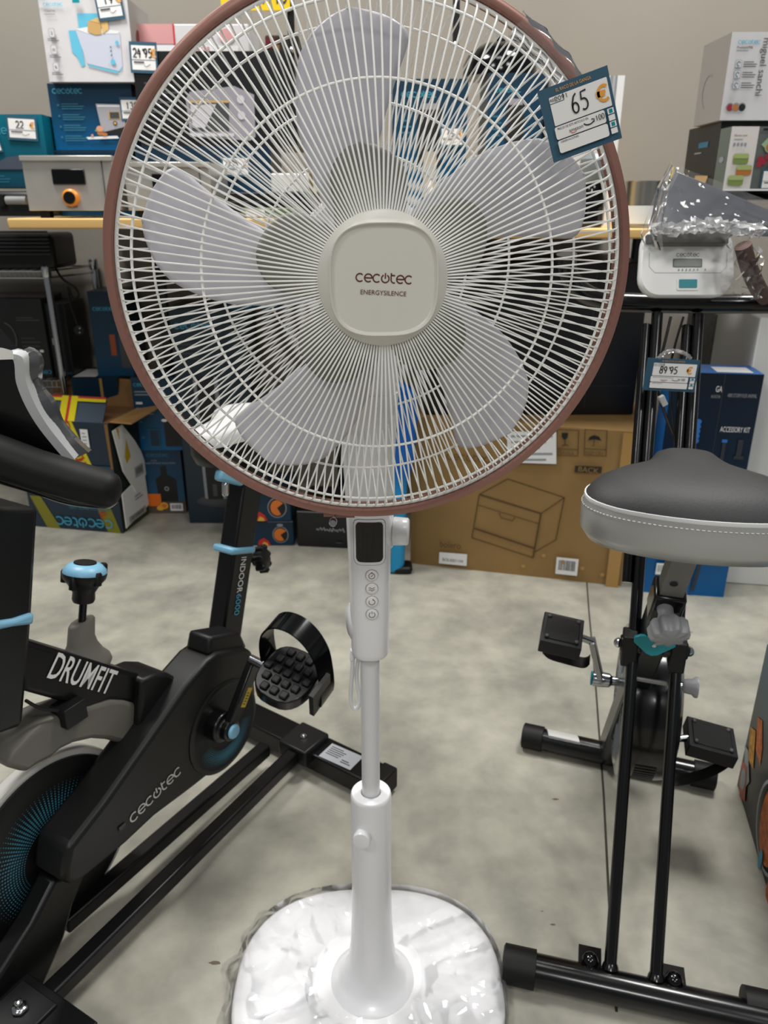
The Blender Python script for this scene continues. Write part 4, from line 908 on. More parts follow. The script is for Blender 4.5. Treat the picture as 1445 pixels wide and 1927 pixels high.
# --- left: steel toaster ovens
def toaster(px0, px1, Y, label, yt=293):
    BL, BR = at(px0, 396, Y), at(px1, 396, Y); W = BR.x - BL.x; z0 = ZL + .018; H = at(px0, yt, Y).z - z0; D = .24
    t = thing('toaster_oven', label, 'toaster oven', (BL.x + W / 2, Y, ZL), 'steel toaster ovens on the pine shelf')
    mb = MB(); mb.box((BL.x + W / 2, Y + D / 2, z0 + H / 2), (W, D, H), STEEL); mb.box((BL.x + W / 2, Y - .002, z0 + H - .006), (W + .004, .012, .012), STEEL)
    mb.box((BL.x + W * .88, Y - .001, z0 + H / 2), (.003, .004, H * .96), PDG); mb.obj('body', t, bevel=.006)
    mb = MB(); mb.box((BL.x + W * .5, Y - .003, z0 + H * .62), (W * .36, .006, H * .28), BLACK); mb.obj('display', t, bevel=.002)
    OR = mat('orange_knob', (222, 136, 34), .35)
    mb = MB(); kc = V((BL.x + W * .5, Y, z0 + H * .24)); mb.lathe([(.021, 0), (.021, .012), (.018, .016), (.015, .017)], kc, (0, -1, 0), OR, 32, cap=(True, False)); mb.lathe([(.0155, .016), (.0145, .020), (.001, .020)], kc, (0, -1, 0), BLK, 28); mb.obj('knob', t)
    mb = MB(); pf = PF(mb, (BL.x, Y, z0), (1, 0, 0), UP, W, H, eps=.0012); pf.logo(.5, .075, .12, PDG, align='c', wd=.2); mb.obj('lettering', t, smooth=0)
    for x in (.14, .86): mb = MB(); mb.box((BL.x + W * x, Y + .03, (ZL + z0) / 2), (.025, .025, z0 - ZL), BLKP); mb.obj('foot', t)
    return t
toaster(55, 222, 2.14, 'steel toaster oven with orange knob at the open end of the pine shelf')
toaster(242, 400, 2.17, 'second steel toaster oven mostly hidden behind the fan blade', yt=305)
# lower cartons behind the toasters, then the stack on them
k = carton(112, 396, 259, 283, 2.45, .25, BL2, z0=ZL); zb = k['z1']; k['front'].lines(.1, .3, .3, 3, .1, .03, PG); done(k, 'carton', 'dark blue carton right under the blue oven carton')
k = carton(266, 396, 514, 275, 2.42, .25, BL2, z0=ZL); zb2 = k['z1']; k['front'].logo(.20, .70, .2, PCD, wd=.2); k['front'].lines(.1, .5, .25, 4, .09, .03, PG); o = done(k, 'carton', 'dark blue carton right under the black oven carton'); stick(k, "24'95", .74, .72, .082, .055, 'white price tag on the dark blue carton under the black oven carton')
k = carton(106, 283, 259, 157, 2.45, .25, BL1, z0=zb); zc = k['z1']; pf = k['front']
pf.logo(.055, .855, .36, PC, wd=.2)
for i, v in enumerate((.68, .52, .36, .2)): pf.ell(.10, v, .018, PCD); pf.lines(.14, v + .01, .27, 3, .035, .016, PCD)
pf.poly([(.56, .70), (.86, .69), (.9, .36), (.60, .27)], mat('print_steel', (160, 158, 164), .4)); pf.poly([(.575, .68), (.84, .675), (.85, .655), (.58, .655)], PW); pf.rect(.70, .47, .84, .585, PBR); pf.rect(.715, .48, .83, .575, PDG); pf.ell(.77, .41, .035, PDG); pf.ell(.77, .41, .018, PY); pf.poly([(.60, .27), (.60, .25), (.88, .22), (.92, .3), (.9, .36)], PK)
pf.poly([(.40, .20), (.78, .22), (.80, .18), (.42, .165)], PW)
pf.ell(.58, .26, .055, mat('print_crust', (176, 110, 48), .5), .035); pf.ell(.56, .30, .06, PGR, .022); pf.ell(.58, .325, .06, mat('print_ham', (206, 150, 120), .5), .045); pf.ell(.63, .24, .05, MATS['print_crust'], .025); pf.ell(.48, .225, .02, MATS['print_ham'])
o = done(k, 'carton', 'blue oven carton picturing a steel oven and a burger plate'); stick(k, '139', .97, .62, .055, .06, 'white price tag at the side of the blue oven carton')
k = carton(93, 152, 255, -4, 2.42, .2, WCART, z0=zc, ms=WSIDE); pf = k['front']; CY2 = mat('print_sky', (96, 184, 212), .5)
pf.poly([(.42, .82), (.72, .82), (.70, .64), (.42, .62)], CY2); pf.poly([(.30, .62), (.42, .62), (.44, .2), (.40, .18), (.36, .3), (.31, .36)], CY2)
pf.poly([(.38, .63), (.88, .6), (.87, .19), (.82, .13), (.47, .22)], mat('print_toaster', (196, 200, 214), .4)); pf.poly([(.38, .635), (.52, .66), (.88, .61), (.86, .58), (.52, .58)], PW); pf.poly([(.47, .215), (.82, .125), (.87, .19), (.86, .15), (.80, .10), (.47, .195)], CY2)
pf.poly([(.52, .60), (.53, .72), (.60, .75), (.68, .70), (.67, .57), (.6, .565)], PBR); pf.poly([(.56, .73), (.64, .77), (.76, .74), (.76, .63), (.69, .58), (.68, .70)], mat('print_toast', (214, 178, 112), .5))
for i, v in enumerate((.42, .37, .32)): pf.ell(.76, v, .011, PCD)
pf.ell(.77, .24, .034, CY2); pf.ell(.84, .47, .026, CY2); pf.logo(.06, .90, .22, CY2, wd=.2); pf.text('TOASTER', .06, .83, .025, PDG, wmax=.16); pf.lines(.06, .80, .16, 1, .1, .01, PG)
for i, v in enumerate((.53, .33, .12)): pf.rr(.08, v, .15, v + .11, .02, PG); pf.rr(.085, v + .005, .145, v + .105, .018, WCART); pf.text(('2', 'III', '%')[i], .115, v + .035, .035, PDG, 'c'); pf.lines(.06, v - .02, .13, 2, .02, .008, PDG)
pf.rect(.40, .93, .48, 1.0, TEAL); pf.rect(-.01, .965, .1, 1.0, TEAL)
k['right'].ell(.35, .55, .11, mat('print_berry', (112, 44, 44), .6), .14); k['right'].ell(.4, .38, .05, MATS['print_berry'], .08)
o = done(k, 'carton', 'white toaster carton showing two slices of toast, topmost of its stack'); stick(k, '19', .80, .925, .072, .075, 'blue edged price tag stuck on the white toaster carton', tilt=6)
k = carton(266, 275, 560, 96, 2.42, .3, BKC, z0=zb2); zd = k['z1']; pf = k['front']
PS = mat('print_silver', (150, 146, 156), .4)
pf.logo(.06, .80, .2, PCD, wd=.2); pf.lines(.06, .66, .2, 4, .1, .02, PDG); pf.ell(.05, .56, .02, PDG); pf.ell(.05, .42, .02, PDG)
pf.poly([(.31, .50), (.34, .58), (.62, .64), (.74, .55), (.735, .10), (.70, .06), (.32, .10)], PS); pf.poly([(.33, .46), (.58, .46), (.57, .16), (.335, .16)], PDG); pf.poly([(.335, .44), (.50, .45), (.42, .2), (.34, .2)], mat('print_light', (196, 192, 200), .4)); pf.rect(.33, .465, .58, .49, PBR); pf.ell(.655, .50, .045, mat('print_knob', (200, 198, 206), .3)); pf.ell(.655, .33, .045, MATS['print_knob']); pf.rect(.32, .105, .60, .14, MATS['print_knob'])
o = done(k, 'carton', 'black oven carton picturing a silver mini oven behind the fan grille'); stick(k, "24'95", .075, .93, .075, .075, 'blue edged price tag at the top of the black oven carton', tilt=-2)
k = carton(262, 96, 470, 45, 2.50, .2, WCART, z0=zd + .004); pf = k['front']; pf.rect(.0, .35, .32, 1, mat('print_pink', (208, 150, 150), .5)); pf.rect(.32, .3, .335, 1, PR); pf.rect(0, .0, 1, .02, PG); pf.poly([(.14, .0), (.9, 0), (.9, .28), (.06, .3)], PW); pf.text('LASER', .50, .09, .16, PR, wmax=.3); pf.ell(.8, .6, .3, MATS['print_pink'], .25)
done(k, 'carton', 'pink and white carton lying on the black oven carton')
k = carton(500, 96, 562, 66, 2.5, .12, mat('dark_carton_brown', (40, 34, 32), .5), z0=zd + .004); k['front'].rect(0, .3, .3, .9, mat('print_maroon', (96, 26, 32), .5)); k['front'].rect(.3, 0, .42, .5, mat('print_ochre', (130, 100, 50), .5)); done(k, 'carton', 'small dark brown carton on the black oven carton')
k = carton(-60, 400, 105, 215, 2.40, .26, TE1, z0=1.096); pf = k['front']; pf.logo(.22, .74, .44, PC, wd=.18); pf.text('7', .42, .55, .1, PCD); pf.text('57', .22, .55, .09, PCD); pf.lines(.30, .3, .3, 2, .05, .015, PCD); pf.lines(.30, .15, .25, 3, .04, .012, PCD)
pf.poly([(.42, .33), (.55, .42), (.70, .44), (.85, .40), (.98, .33), (.98, .25), (.42, .25)], mat('print_slate', (66, 74, 88), .5)); pf.barcode(.82, .04, .93, .22, PW, PK)
o = done(k, 'carton', 'teal carton at the open end of the shelf with two price tags'); stick(k, '22', .775, .81, .085, .062, 'price tag reading 22 euro on the teal carton', tilt=-3); stick(k, '17', .40, .585, .06, .045, 'small white price tag low on the teal carton', tilt=10)
mb = MB(); c = at(10, 385, 2.33); mb.box((c.x - .06, 2.46, ZL + .035), (.34, .26, .066), BLKP); g = mb.obj('contact_grill', None, (c.x, 2.46, ZL), bevel=.012); tag(g, 'black contact grill with grey handle under the teal carton', 'grill')
mb = MB(); mb.tube([at(12, 377, 2.31), at(50, 377, 2.31)], .011, mat('handle_grey', (140, 140, 140), .4), 14); mb.box(at(6, 377, 2.33), (.02, .04, .03), BLKP); mb.obj('handle', g)
# black appliance with white carton, green carton on the board near the fan hub
k = carton(425, 400, 592, 362, 2.2, .2, BLKP, z0=ZL); za = k['z1']; k['front'].rect(.05, .6, .95, .66, PDG); done(k, 'hot_plate', 'flat black hot plate behind the fan below the small white carton', 'hot plate')
k = carton(511, 360, 590, 326, 2.22, .12, mat('white_box', (214, 214, 210), .5), z0=za); k['front'].rect(.9, .0, 1, 1, mat('print_olive', (110, 96, 50), .5)); done(k, 'carton', 'small white carton lying on the black hot plate')
k = carton(455, 415, 560, 391, 2.14, .05, mat('green_box', (92, 110, 74), .5), z0=ZL); k['front'].rect(.08, .15, .42, .85, PW); done(k, 'carton', 'low green carton with white sticker on the pine board')
# --- metal rack on the left
ZK = at(20, 510, 2.69).z
rk = thing('wire_rack', 'chrome wire rack holding the ribbed black grill', 'rack', V((at(0, 515, 2.7).x, 2.7, 0)))
pA = at(87, 512, 2.69); pB = at(176, 500, 2.92)
def post(p, zt): mb = MB(); mb.tube([V((p.x, p.y, 0.0)), V((p.x, p.y, zt))], .0115, CHROME, 16); mb.lathe([(.014, 0), (.016, .004), (.016, .034), (.0125, .038)], V((p.x, p.y, zt - .032)), (0, 0, 1), CHROME, 16); mb.obj('post', rk)
post(pA, ZK + .012); post(pB, ZK + .02); post(V((pA.x - .75, pA.y, 0)), ZK + .012)
xa = pA.x - .75
ZK2 = at(20, 717, 2.69).z
for zz_ in (ZK, ZK2):
    mb = MB()
    for dz in (0, -.022): mb.tube([V((xa, pA.y, zz_ + dz)), V((pA.x, pA.y, zz_ + dz))], .003, CHROME, 8); mb.tube([V((pA.x, pA.y, zz_ + dz)), V((pB.x, pB.y, zz_ + dz))], .003, CHROME, 8)
    mb.tube([V((xa, pB.y, zz_)), V((pB.x, pB.y, zz_))], .003, CHROME, 8)
    for i in range(46): x = xa + (pA.x - xa) * (i + .5) / 46; mb.tube([V((x, pA.y, zz_)), V((x, pA.y, zz_ - .022))], .0016, CHROME, 6)
    for i in range(24): x = xa + (pA.x - xa) * (i + .5) / 24; mb.tube([V((x, pA.y, zz_ + .002)), V((x + .02, pB.y, zz_ + .002))], .002, CHROME, 6)
    mb.obj('wire_shelf', rk)
mb = MB(); x1 = at(96, 470, 2.66).x; mb.box((x1 - .17, 2.78, ZK + .062), (.34, .2, .112), BLKP); g2 = mb.obj('contact_grill', None, (x1 - .17, 2.78, ZK), bevel=.014); tag(g2, 'black ribbed contact grill standing on the chrome wire rack', 'grill')
mb = MB()
for i in range(7): mb.box((x1 - .17, 2.665, ZK + .055 + i * .0115), (.325, .014, .006), mat('rib_grey', (44, 45, 46), .4))
mb.obj('ribbed_plate', g2)
mb = MB(); cb = smooth_path([V((pA.x + (pB.x - pA.x) * .2, pA.y + (pB.y - pA.y) * .2, ZK + .003)), at(118, 525, 2.70), at(140, 540, 2.70), at(148, 555, 2.70), at(138, 562, 2.70), at(128, 540, 2.70), at(132, 570, 2.70), at(142, 600, 2.70), at(148, 618, 2.70)], 6)
mb.tube(cb, .004, BLKP, 8); o = mb.obj('power_cable', None, at(130, 505, 2.70)); tag(o, 'black cable and plug dangling from the chrome wire rack', 'cable')
mb = MB(); mb.lathe([(.006, -.03), (.008, -.01), (.017, -.004), (.017, .004), (.012, .006)], at(149, 622, 2.70), (0.1, -1, -.1), BLKP, 20); mb.tube([at(150, 618, 2.697), at(150, 618, 2.675)], .0025, CHROME, 8); mb.tube([at(150, 626, 2.697), at(150, 626, 2.675)], .0025, CHROME, 8); mb.obj('plug', o)
k = carton(-70, 716, 102, 560, 2.715, .18, BKC, z0=ZK2 + .005); pf = k['front']; pf.logo(.985, .10, .27, PC, flip=True, wd=.18); pf.lines(.70, .75, .25, 2, .03, .012, PDG); pf.lines(.72, .5, .2, 5, .05, .012, PDG); pf.rect(.90, .33, .94, .36, PW); pf.line(arc(.55, .5, .12, -60, 80, 12, .2), .02, PDG); done(k, 'carton', 'black carton with upside down cyan lettering inside the wire rack')
k = carton(105, 716, 142, 572, 2.73, .18, BKC, z0=ZK2 + .005); pf = k['front']; pf.rect(.15, .45, .42, .54, mat('print_sticker', (176, 176, 170), .5)); pf.logo(.9, .07, .7, PCD, flip=True, wd=.2); done(k, 'carton', 'narrow black carton with grey sticker behind the chrome rack post')
# --- floor stock from left to right
k = carton(62, 990, 232, 787, 0, .22, mat('navy_carton', (20, 40, 56), .35), yb2=1004, floor=True, ms=mat('olive_side', (26, 34, 28), .5), mt=KRAFTI); pf = k['front']; YT_ = mat('courier_tape', (206, 190, 24), .25); RT = mat('courier_red', (172, 34, 30), .4)
H_ = k['H']; W_ = k['W']; BL, ux, n = k['BL'], k['ux'], k['n']
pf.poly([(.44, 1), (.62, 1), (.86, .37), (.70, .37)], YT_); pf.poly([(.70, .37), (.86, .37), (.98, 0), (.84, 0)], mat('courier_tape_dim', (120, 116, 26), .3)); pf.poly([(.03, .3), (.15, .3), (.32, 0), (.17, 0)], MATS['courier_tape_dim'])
for i in range(6): pf.text('DHL', .535 + .045 * i, .86 - .13 * i, .09 if i < 4 else .07, RT, 'c', rot=-72)
pf.rect(.70, .78, .78, .94, PW); pf.lines(.715, .90, .05, 4, .03, .01, PG); pf.rect(.45, .37, 1, .62, mat('navy_light', (40, 66, 84), .35)); pf.logo(.90, .12, .62, PC, flip=True, wd=.16); pf.text('ENERGYSILENCE 1000', .90, .235, .028, PCD, rot=180, wmax=.5)
pf.poly([(.965, .995), (1, 1), (1, .6), (.975, .6)], KRAFTI)
pr = k['right']; pr.rect(.05, .0, .95, .28, mat('print_moss', (52, 62, 34), .6)); pr.ell(.5, .12, .08, mat('print_moss_light', (90, 92, 50), .6)); done_o = done(k, 'carton', 'opened dark blue carton wrapped with yellow courier tape')
O_ = k['BL'] + UP * H_
def flap(pts, m, name, th=.004):
    mb = MB(); P = [O_ + ux * a + (-n) * b_ + UP * c for a, b_, c in pts]; nn = (P[1] - P[0]).cross(P[2] - P[0]).normalized(); mb.loft([[p - nn * th for p in P], P], m); mb.obj(name, done_o, smooth=0)
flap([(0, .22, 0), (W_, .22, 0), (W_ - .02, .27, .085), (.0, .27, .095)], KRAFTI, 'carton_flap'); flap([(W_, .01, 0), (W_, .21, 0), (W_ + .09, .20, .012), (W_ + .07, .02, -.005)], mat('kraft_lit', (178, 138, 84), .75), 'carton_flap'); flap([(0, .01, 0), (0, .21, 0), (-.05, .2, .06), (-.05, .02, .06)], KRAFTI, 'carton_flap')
mb = MB(); P = [O_ + ux * a - n * b_ + UP * c for a, b_, c in ((.06, .0, 0), (W_ - .02, .0, 0), (W_ - .03, .06, .06), (.05, .06, .07))]; nn = (P[1] - P[0]).cross(P[2] - P[0]).normalized(); mb.loft([[p - nn * .004 for p in P], P], mat('slate_flap', (60, 72, 86), .35))
fp_ = PF(mb, P[0], ux, (P[3] - P[0]), W_ - .08, (P[3] - P[0]).length, eps=.0012); fp_.rect(.0, .8, 1, 1, YT_); fp_.rect(.0, .92, 1, 1.0, RT); fp_.rect(.40, 0, .62, 1, YT_); fp_.rect(.49, 0, .53, 1, RT); mb.obj('carton_flap', done_o, smooth=0)
mb = MB(); pq = [(.02, .93), (.28, .95), (.62, .75), (.80, .62), (.95, .40), (.70, .36), (.45, .30), (.15, .55)]; base_ = k['BR']
rg = [[base_ - n * (a * .22) + UP * (b_ * H_) + ux * (.006 + .004 * math.sin(5 * a)) for a, b_ in pq]]; rg.append([p + ux * .003 for p in rg[0]]); mb.loft(rg, PAPER)
rg = [[base_ - n * (a * .22) + UP * (b_ * H_) + ux * .006 for a, b_ in ((.05, .36), (.8, .42), (.82, .1), (.05, .04))]]; rg.append([p + ux * .003 for p in rg[0]]); mb.loft(rg, PAPER); rg = [[base_ - n * (a * .22) + UP * (b_ * H_) + ux * .0105 for a, b_ in ((.1, .94), (.3, .93), (.42, .64), (.28, .60))]]; mb.loft([rg[0], [p + ux * .001 for p in rg[0]]], mat('print_mustard', (196, 160, 30), .5))
pf2 = PF(mb, base_ + ux * .0085, -n, UP, .22, H_, eps=.0012); pf2.barcode(.5, .42, .78, .52, mat('label_grey', (170, 170, 166), .6), PDG); pf2.barcode(.15, .06, .7, .12, MATS['label_grey'], PDG); pf2.lines(.4, .26, .25, 2, .03, .012, PG); mb.obj('shipping_label', done_o, smooth=0)
k = carton(152, 838, 235, 712, 2.68, .2, BL2, z0=0.0); zz1 = k['z1']; k['front'].logo(.3, .8, .4, PC, wd=.2); k['top'].rect(.0, .1, .5, .8, PW); k['front'].rect(.62, .7, .68, 1, TAPE); done(k, 'carton', 'dark blue carton with white sheet on top, behind the opened carton')
k = carton(184, 700, 252, 548, 2.72, .16, BL2, z0=zz1); pf = k['front']; pf.logo(.1, .78, .6, PC, wd=.2); pf.rect(.45, .25, .6, .5, mat('print_rust', (150, 70, 30), .5)); pf.rect(.7, .1, .95, .5, PDG); done(k, 'carton', 'upper dark blue carton standing on the one with the white sheet')
JU = lambda H: grad('juicer_carton_%d' % int(H * 1000), [(0, (96, 82, 70)), (.18, (84, 72, 62)), (.22, (40, 80, 108)), (.6, (20, 62, 92)), (1, (12, 44, 66))], 0, H)
def juicer(k):
    pf = k['front']; pf.logo(.22, .9, .5, PCD, wd=.2); pf.text('JUICER', .3, .83, .02, PG, wmax=.35); pf.text('Squeeze all your citrus fruits', .08, .79, .03, PG, wmax=.86)
    pf.poly([(.40, .2), (.36, .55), (.46, .60), (.50, .62), (.50, .74), (.58, .76), (.63, .74), (.63, .62), (.75, .58), (.84, .54), (.84, .2)], PK); pf.ell(.60, .40, .035, PG); pf.ell(.60, .40, .02, PK)
    pf.rect(.14, .12, .44, .32, mat('print_juice', (222, 108, 20), .5)); pf.ell(.40, .09, .055, PY, .04); pf.ell(.50, .13, .06, PY, .055); pf.ell(.50, .13, .04, PO, .035); pf.barcode(.64, .05, .94, .17, PW, PK)
kl = carton(272, 966, 351, 847, 0, .14, JU, floor=True); juicer(kl); done(kl, 'carton', 'lower juicer carton standing on the floor', group='juicer cartons')
k = carton(262, 848, 346, 710, kl['BL'].y, .14, BL1, z0=kl['z1']); pf = k['front']; pf.logo(.05, .88, .5, PC, wd=.2); pf.lines(.05, .8, .5, 2, .04, .015, PG); pf.rect(.06, .64, .2, .67, PW); pf.lines(.05, .58, .4, 3, .04, .012, PG); pf.ell(.13, .4, .02, PCD); pf.ell(.13, .18, .02, PCD); pf.rect(.62, .06, .98, .62, PK); pf.ell(.64, .42, .04, PW, .02); pf.rect(.28, .05, .5, .3, PCD); pf.rect(.29, .06, .49, .29, mat('print_navy', (14, 48, 72), .5)); done(k, 'carton', 'upper juicer carton stacked on the one with oranges', group='juicer cartons')
k = carton(357, 985, 488, 578, 0, .2, mat('heater_carton', (14, 34, 48), .38), floor=True); pf = k['front']; pf.logo(.06, .91, .5, PC, wd=.18); pf.lines(.08, .84, .3, 4, .02, .006, PDG); DG = mat('print_tower', (52, 54, 58), .4); LG = mat('print_tower_edge', (130, 134, 138), .35)
pf.ell(.45, .115, .105, DG, .03); pf.ell(.45, .12, .09, PDG, .022); pf.poly([(.26, .13), (.30, .125), (.28, .7), (.24, .7)], LG); pf.poly([(.30, .125), (.52, .125), (.52, .7), (.28, .7)], PK); pf.poly([(.52, .125), (.57, .13), (.57, .7), (.52, .7)], LG); pf.rect(.38, .14, .44, .2, PDG); done(k, 'carton', 'tall navy carton picturing a tower heater behind the spin bike')
zh = k['z1']; yh = k['BL'].y
PIE = mat('print_pie', (216, 116, 40), .5); BLC = lambda H: grad('pie_carton_%d' % int(H * 1000), [(0, (14, 52, 78)), (1, (16, 36, 52))], 0, H)
def pie(k):
    pf = k['front']; pf.ell(.78, .46, .30, PG, .34); pf.ell(.78, .46, .27, PK, .31); pf.poly([(.78, .46), (.88, .62)] + [(.78 + .105 * math.cos(a), .46 + .26 * math.sin(a)) for a in [math.radians(75 + q * 12) for q in range(20)]], PIE); pf.poly([(.40, .02), (.42, .22), (.50, .34), (.58, .22), (.62, .02)], PR); pf.poly([(.46, .02), (.50, .18), (.56, .12), (.58, .02)], PY); pf.ell(.78, .86, .12, PG, .05)
    pf.text('Air Fry', .08, .40, .10, PC, wmax=.22); pf.text('Recipes', .05, .24, .10, PC, wmax=.25); pf.ell(.12, .72, .06, PC)
kl = carton(440, 1027, 554, 981, 0, .2, BLC, floor=True); pie(kl); done(kl, 'carton', 'lower of two flat cartons printed with an orange pie', group='pie printed cartons')
k = carton(430, 981, 549, 925, kl['BL'].y, .2, BLC, z0=kl['z1']); pie(k); done(k, 'carton', 'upper of two flat cartons printed with an orange pie', group='pie printed cartons')
k = carton(560, 1028, 668, 962, 0, .25, mat('ink_carton', (16, 17, 20), .4), yb2=1033, floor=True); pf = k['front']
for i in range(9): pf.line([(.34 + i * .055, .5 + .03 * math.sin(i)), (.36 + i * .055, .56 - .03 * math.cos(i * 2)), (.385 + i * .055, .49 + .02 * math.sin(i * 3))], .035, PG)
pf.rect(.68, .15, .78, .19, PDG); done(k, 'carton', 'flat black carton standing on the floor left of the fan column')
# two flat white scales on a blue carton, left of the fan
k = carton(428, 700, 545, 690, 2.46, .2, BL1, z0=zh, h=.012); zq = k['z1']; done(k, 'carton', 'thin blue carton under the stacked white scales')
for i, (px, lb) in enumerate(((492, 'lower flat white scale on the thin blue carton'), (480, 'upper flat white scale of the stack behind the grille'))):
    c = at(px, 660, 2.45); z_ = zq + .03 * i; mb = MB(); mb.prism(rrect(.19, .2, .03, 5), V((c.x, 2.56, z_ + .026)), V((1, 0, 0)), V((0, 1, 0)), .02, WC); s_ = mb.obj('flat_scale', None, (c.x, 2.56, z_), bevel=.006); tag(s_, lb, 'scale', 'stacked white scales')
    mb = MB()
    for sx in (-1, 1):
        for sy in (-1, 1): mb.lathe([(.012, 0), (.012, .007)], V((c.x + sx * .06, 2.56 + sy * .06, z_)), (0, 0, 1), BLKP, 12)
    mb.obj('rubber_feet', s_)
# blue bagged board beside the column
mb = MB(); out = [(.0, .0), (.035, .004), (.05, .03), (.056, .3), (.075, .36), (.085, .5), (.08, .56), (.02, .60), (.0, .6)]
bO = fl(742, 1068) + V((0, -.05, 0)); BAG = lambda: grad('blue_bag', [(0, (36, 150, 204)), (.42, (30, 150, 208)), (.55, (16, 92, 170)), (1, (12, 74, 150))], 0, .6, rough=.25)
mb.prism([(x - .02, z) for x, z in out], bO, (1, 0, 0), UP, .06, BAG()); mb.box(bO + V((.025, .03, .012)), (.06, .064, .024), BLKP); o = mb.obj('blue_bag', None, bO, bevel=.012, bseg=3); tag(o, 'tall blue plastic bag standing between the fan column and the brown carton', 'bag')
# brown carton
k = carton(772, 1060, 1168, 786, 0, .35, KRAFT, yb2=1103, floor=True); pf = k['front']; cl = k
def prj(px, py):    # picture point on the carton front, as face fractions
    r = ray(px, py); O = V((0, 0, CAMH)); t = (cl['BL'] - O).dot(cl['n']) / r.dot(cl['n']); q = O + r * t - cl['BL']; return (q.dot(cl['ux']) / cl['W'], q.z / cl['H'])
def L(pts, wd=.006, closed=False): pf.line([prj(*p) for p in pts], wd, KLINE, closed)
L([(955, 901), (1062, 936)]); L([(1062, 936), (1018, 966)]); L([(1018, 966), (902, 930)], .010); L([(902, 930), (955, 901)]); L([(902, 930), (888, 1011)]); L([(888, 1011), (1003, 1049)]); L([(1003, 1049), (1018, 966)], .010); L([(1062, 936), (1046, 1015)]); L([(1046, 1015), (1006, 1038)]); L([(899, 949), (1015, 985)], .005); L([(893, 993), (1006, 1031)], .012); L([(940, 964), (943, 973), (965, 979), (969, 972)], .006)
for a in (1062, 1115): 
    q0, q1 = prj(a - 12 + 2, 856), prj(a + 30, 808); L([(a - 14, 807), (a + 27, 809), (a + 25, 857), (a - 16, 855)], .007, True); L([(a - 15, 843), (a + 25, 845)], .005)
pf.text('FRAGILE', *prj(1049, 852), .02, KLINE, wmax=.07); pf.text('KEEP DRY', *prj(1102, 853), .02, KLINE, wmax=.075)
pf.poly([prj(*p) for p in ((1057, 813), (1069, 813), (1068, 822), (1064, 826), (1061, 826), (1057, 821))], PK); L([(1063, 825), (1063, 835)], .008); L([(1057, 836), (1069, 836)], .008)
pf.poly([prj(*p) for p in ((1106, 827), (1110, 820), (1118, 817), (1127, 820), (1132, 828), (1119, 825))], PK); L([(1118, 825), (1117, 838), (1113, 837)], .006)
pf.poly([prj(*p) for p in ((1082, 874), (1133, 876), (1131, 889), (1081, 887))], mat('kraft_dark_print', (48, 36, 20), .7)); pf.text('BACK', *prj(1088, 885), .032, KRAFT, rot=-2, wmax=.1)
pf.poly([prj(*p) for p in ((955, 810), (1047, 811), (1047, 871), (955, 868))], PW)
for i in range(5): pf.poly([prj(*p) for p in ((962, 817 + i * 11), (1040 - 12 * (i % 3), 817 + i * 11), (1040 - 12 * (i % 3), 821 + i * 11), (962, 821 + i * 11))], PG); pf.e -= .0004
pf.logo(*prj(842, 862), .2, KLINE, wd=.15); pf.text('bolero', *prj(829, 1026), .045, KLINE, rot=-1, wmax=.1)
pf.poly([prj(*p) for p in ((828, 1036), (880, 1040), (879, 1062), (827, 1057))], PW); pf.text('BOL0001104', *prj(834, 1052), .02, PDG, wmax=.1)
a, b_ = prj(1045, 1076), prj(1089, 1049); pf.barcode(a[0], a[1], b_[0], b_[1], PW, PK); pf.rect(.93, 0, .985, 1, TAPE); zk = k['z1']
for i in range(5): pf.ell(.55 + .09 * i, .08 + .03 * ((i * 3) % 4), .012, TAPE)
done(k, 'carton', 'large brown carton printed with a cabinet drawing and BACK')
k = carton(800, 785, 1190, 447, 2.22, .4, BKC, z0=zk + .001, h=.43); k['front'].rect(.55, .2, .97, .202, PDG); k['front'].rect(.76, .05, .762, .95, PDG); done(k, 'carton', 'large plain black carton standing on the brown carton')
# accessory carton
AC = lambda H: grad('accessory_carton_%d' % int(H * 1000), [(0, (0, 88, 148)), (.28, (0, 70, 118)), (.6, (6, 30, 54)), (1, (8, 22, 38))], 0, H)
k = carton(1208, 1114, 1361, 700, 0, .12, AC, yb2=1124, floor=True, ms=mat('accessory_side', (20, 96, 168), .4)); pf = k['front']; TWB = mat('print_ghost', (40, 44, 52), .5)
pf.line([(.58, 1), (.58, 0)], .003, TWB); pf.text('4000 STORM FLEX ANIMAL', .64, .905, .015, PG, wmax=.32); pf.text('ACCESSORY KIT', .62, .76, .022, PW, wmax=.33); pf.text('GA', .50, .925, .024, PW, wmax=.07); pf.text('ROCKSTAR', .46, .90, .012, PG, wmax=.1)
pf.rect(.66, .715, .72, .728, mat('print_blue', (40, 110, 190), .5)); pf.rect(.67, .64, .71, .715, TWB); pf.rect(.84, .66, .90, .73, TWB); pf.rect(.82, .645, .93, .66, TWB); pf.lines(.64, .60, .13, 7, .012, .005, PCD); pf.rect(.86, .55, .92, .58, TWB); pf.line([(.88, .55), (.87, .40)], .008, TWB); pf.ell(.86, .39, .012, TWB)
pf.rect(.30, .70, .36, .74, TWB)
for i in range(5): pf.ell(.36, .80 - .02 * i, .012, MATS['print_blue'])
pf.line([(.66, .24), (.60, .03)], .014, TWB); pf.rect(.62, .22, .72, .27, TWB); pf.ell(.20, .20, .03, TWB); pf.barcode(.12, .10, .27, .155, PW, PG); pf.lines(.42, .63, .1, 5, .012, .005, PCD); k['top'].rect(.5, .1, .9, .7, PW)
done(k, 'carton', 'tall blue accessory carton standing behind the folding bike')
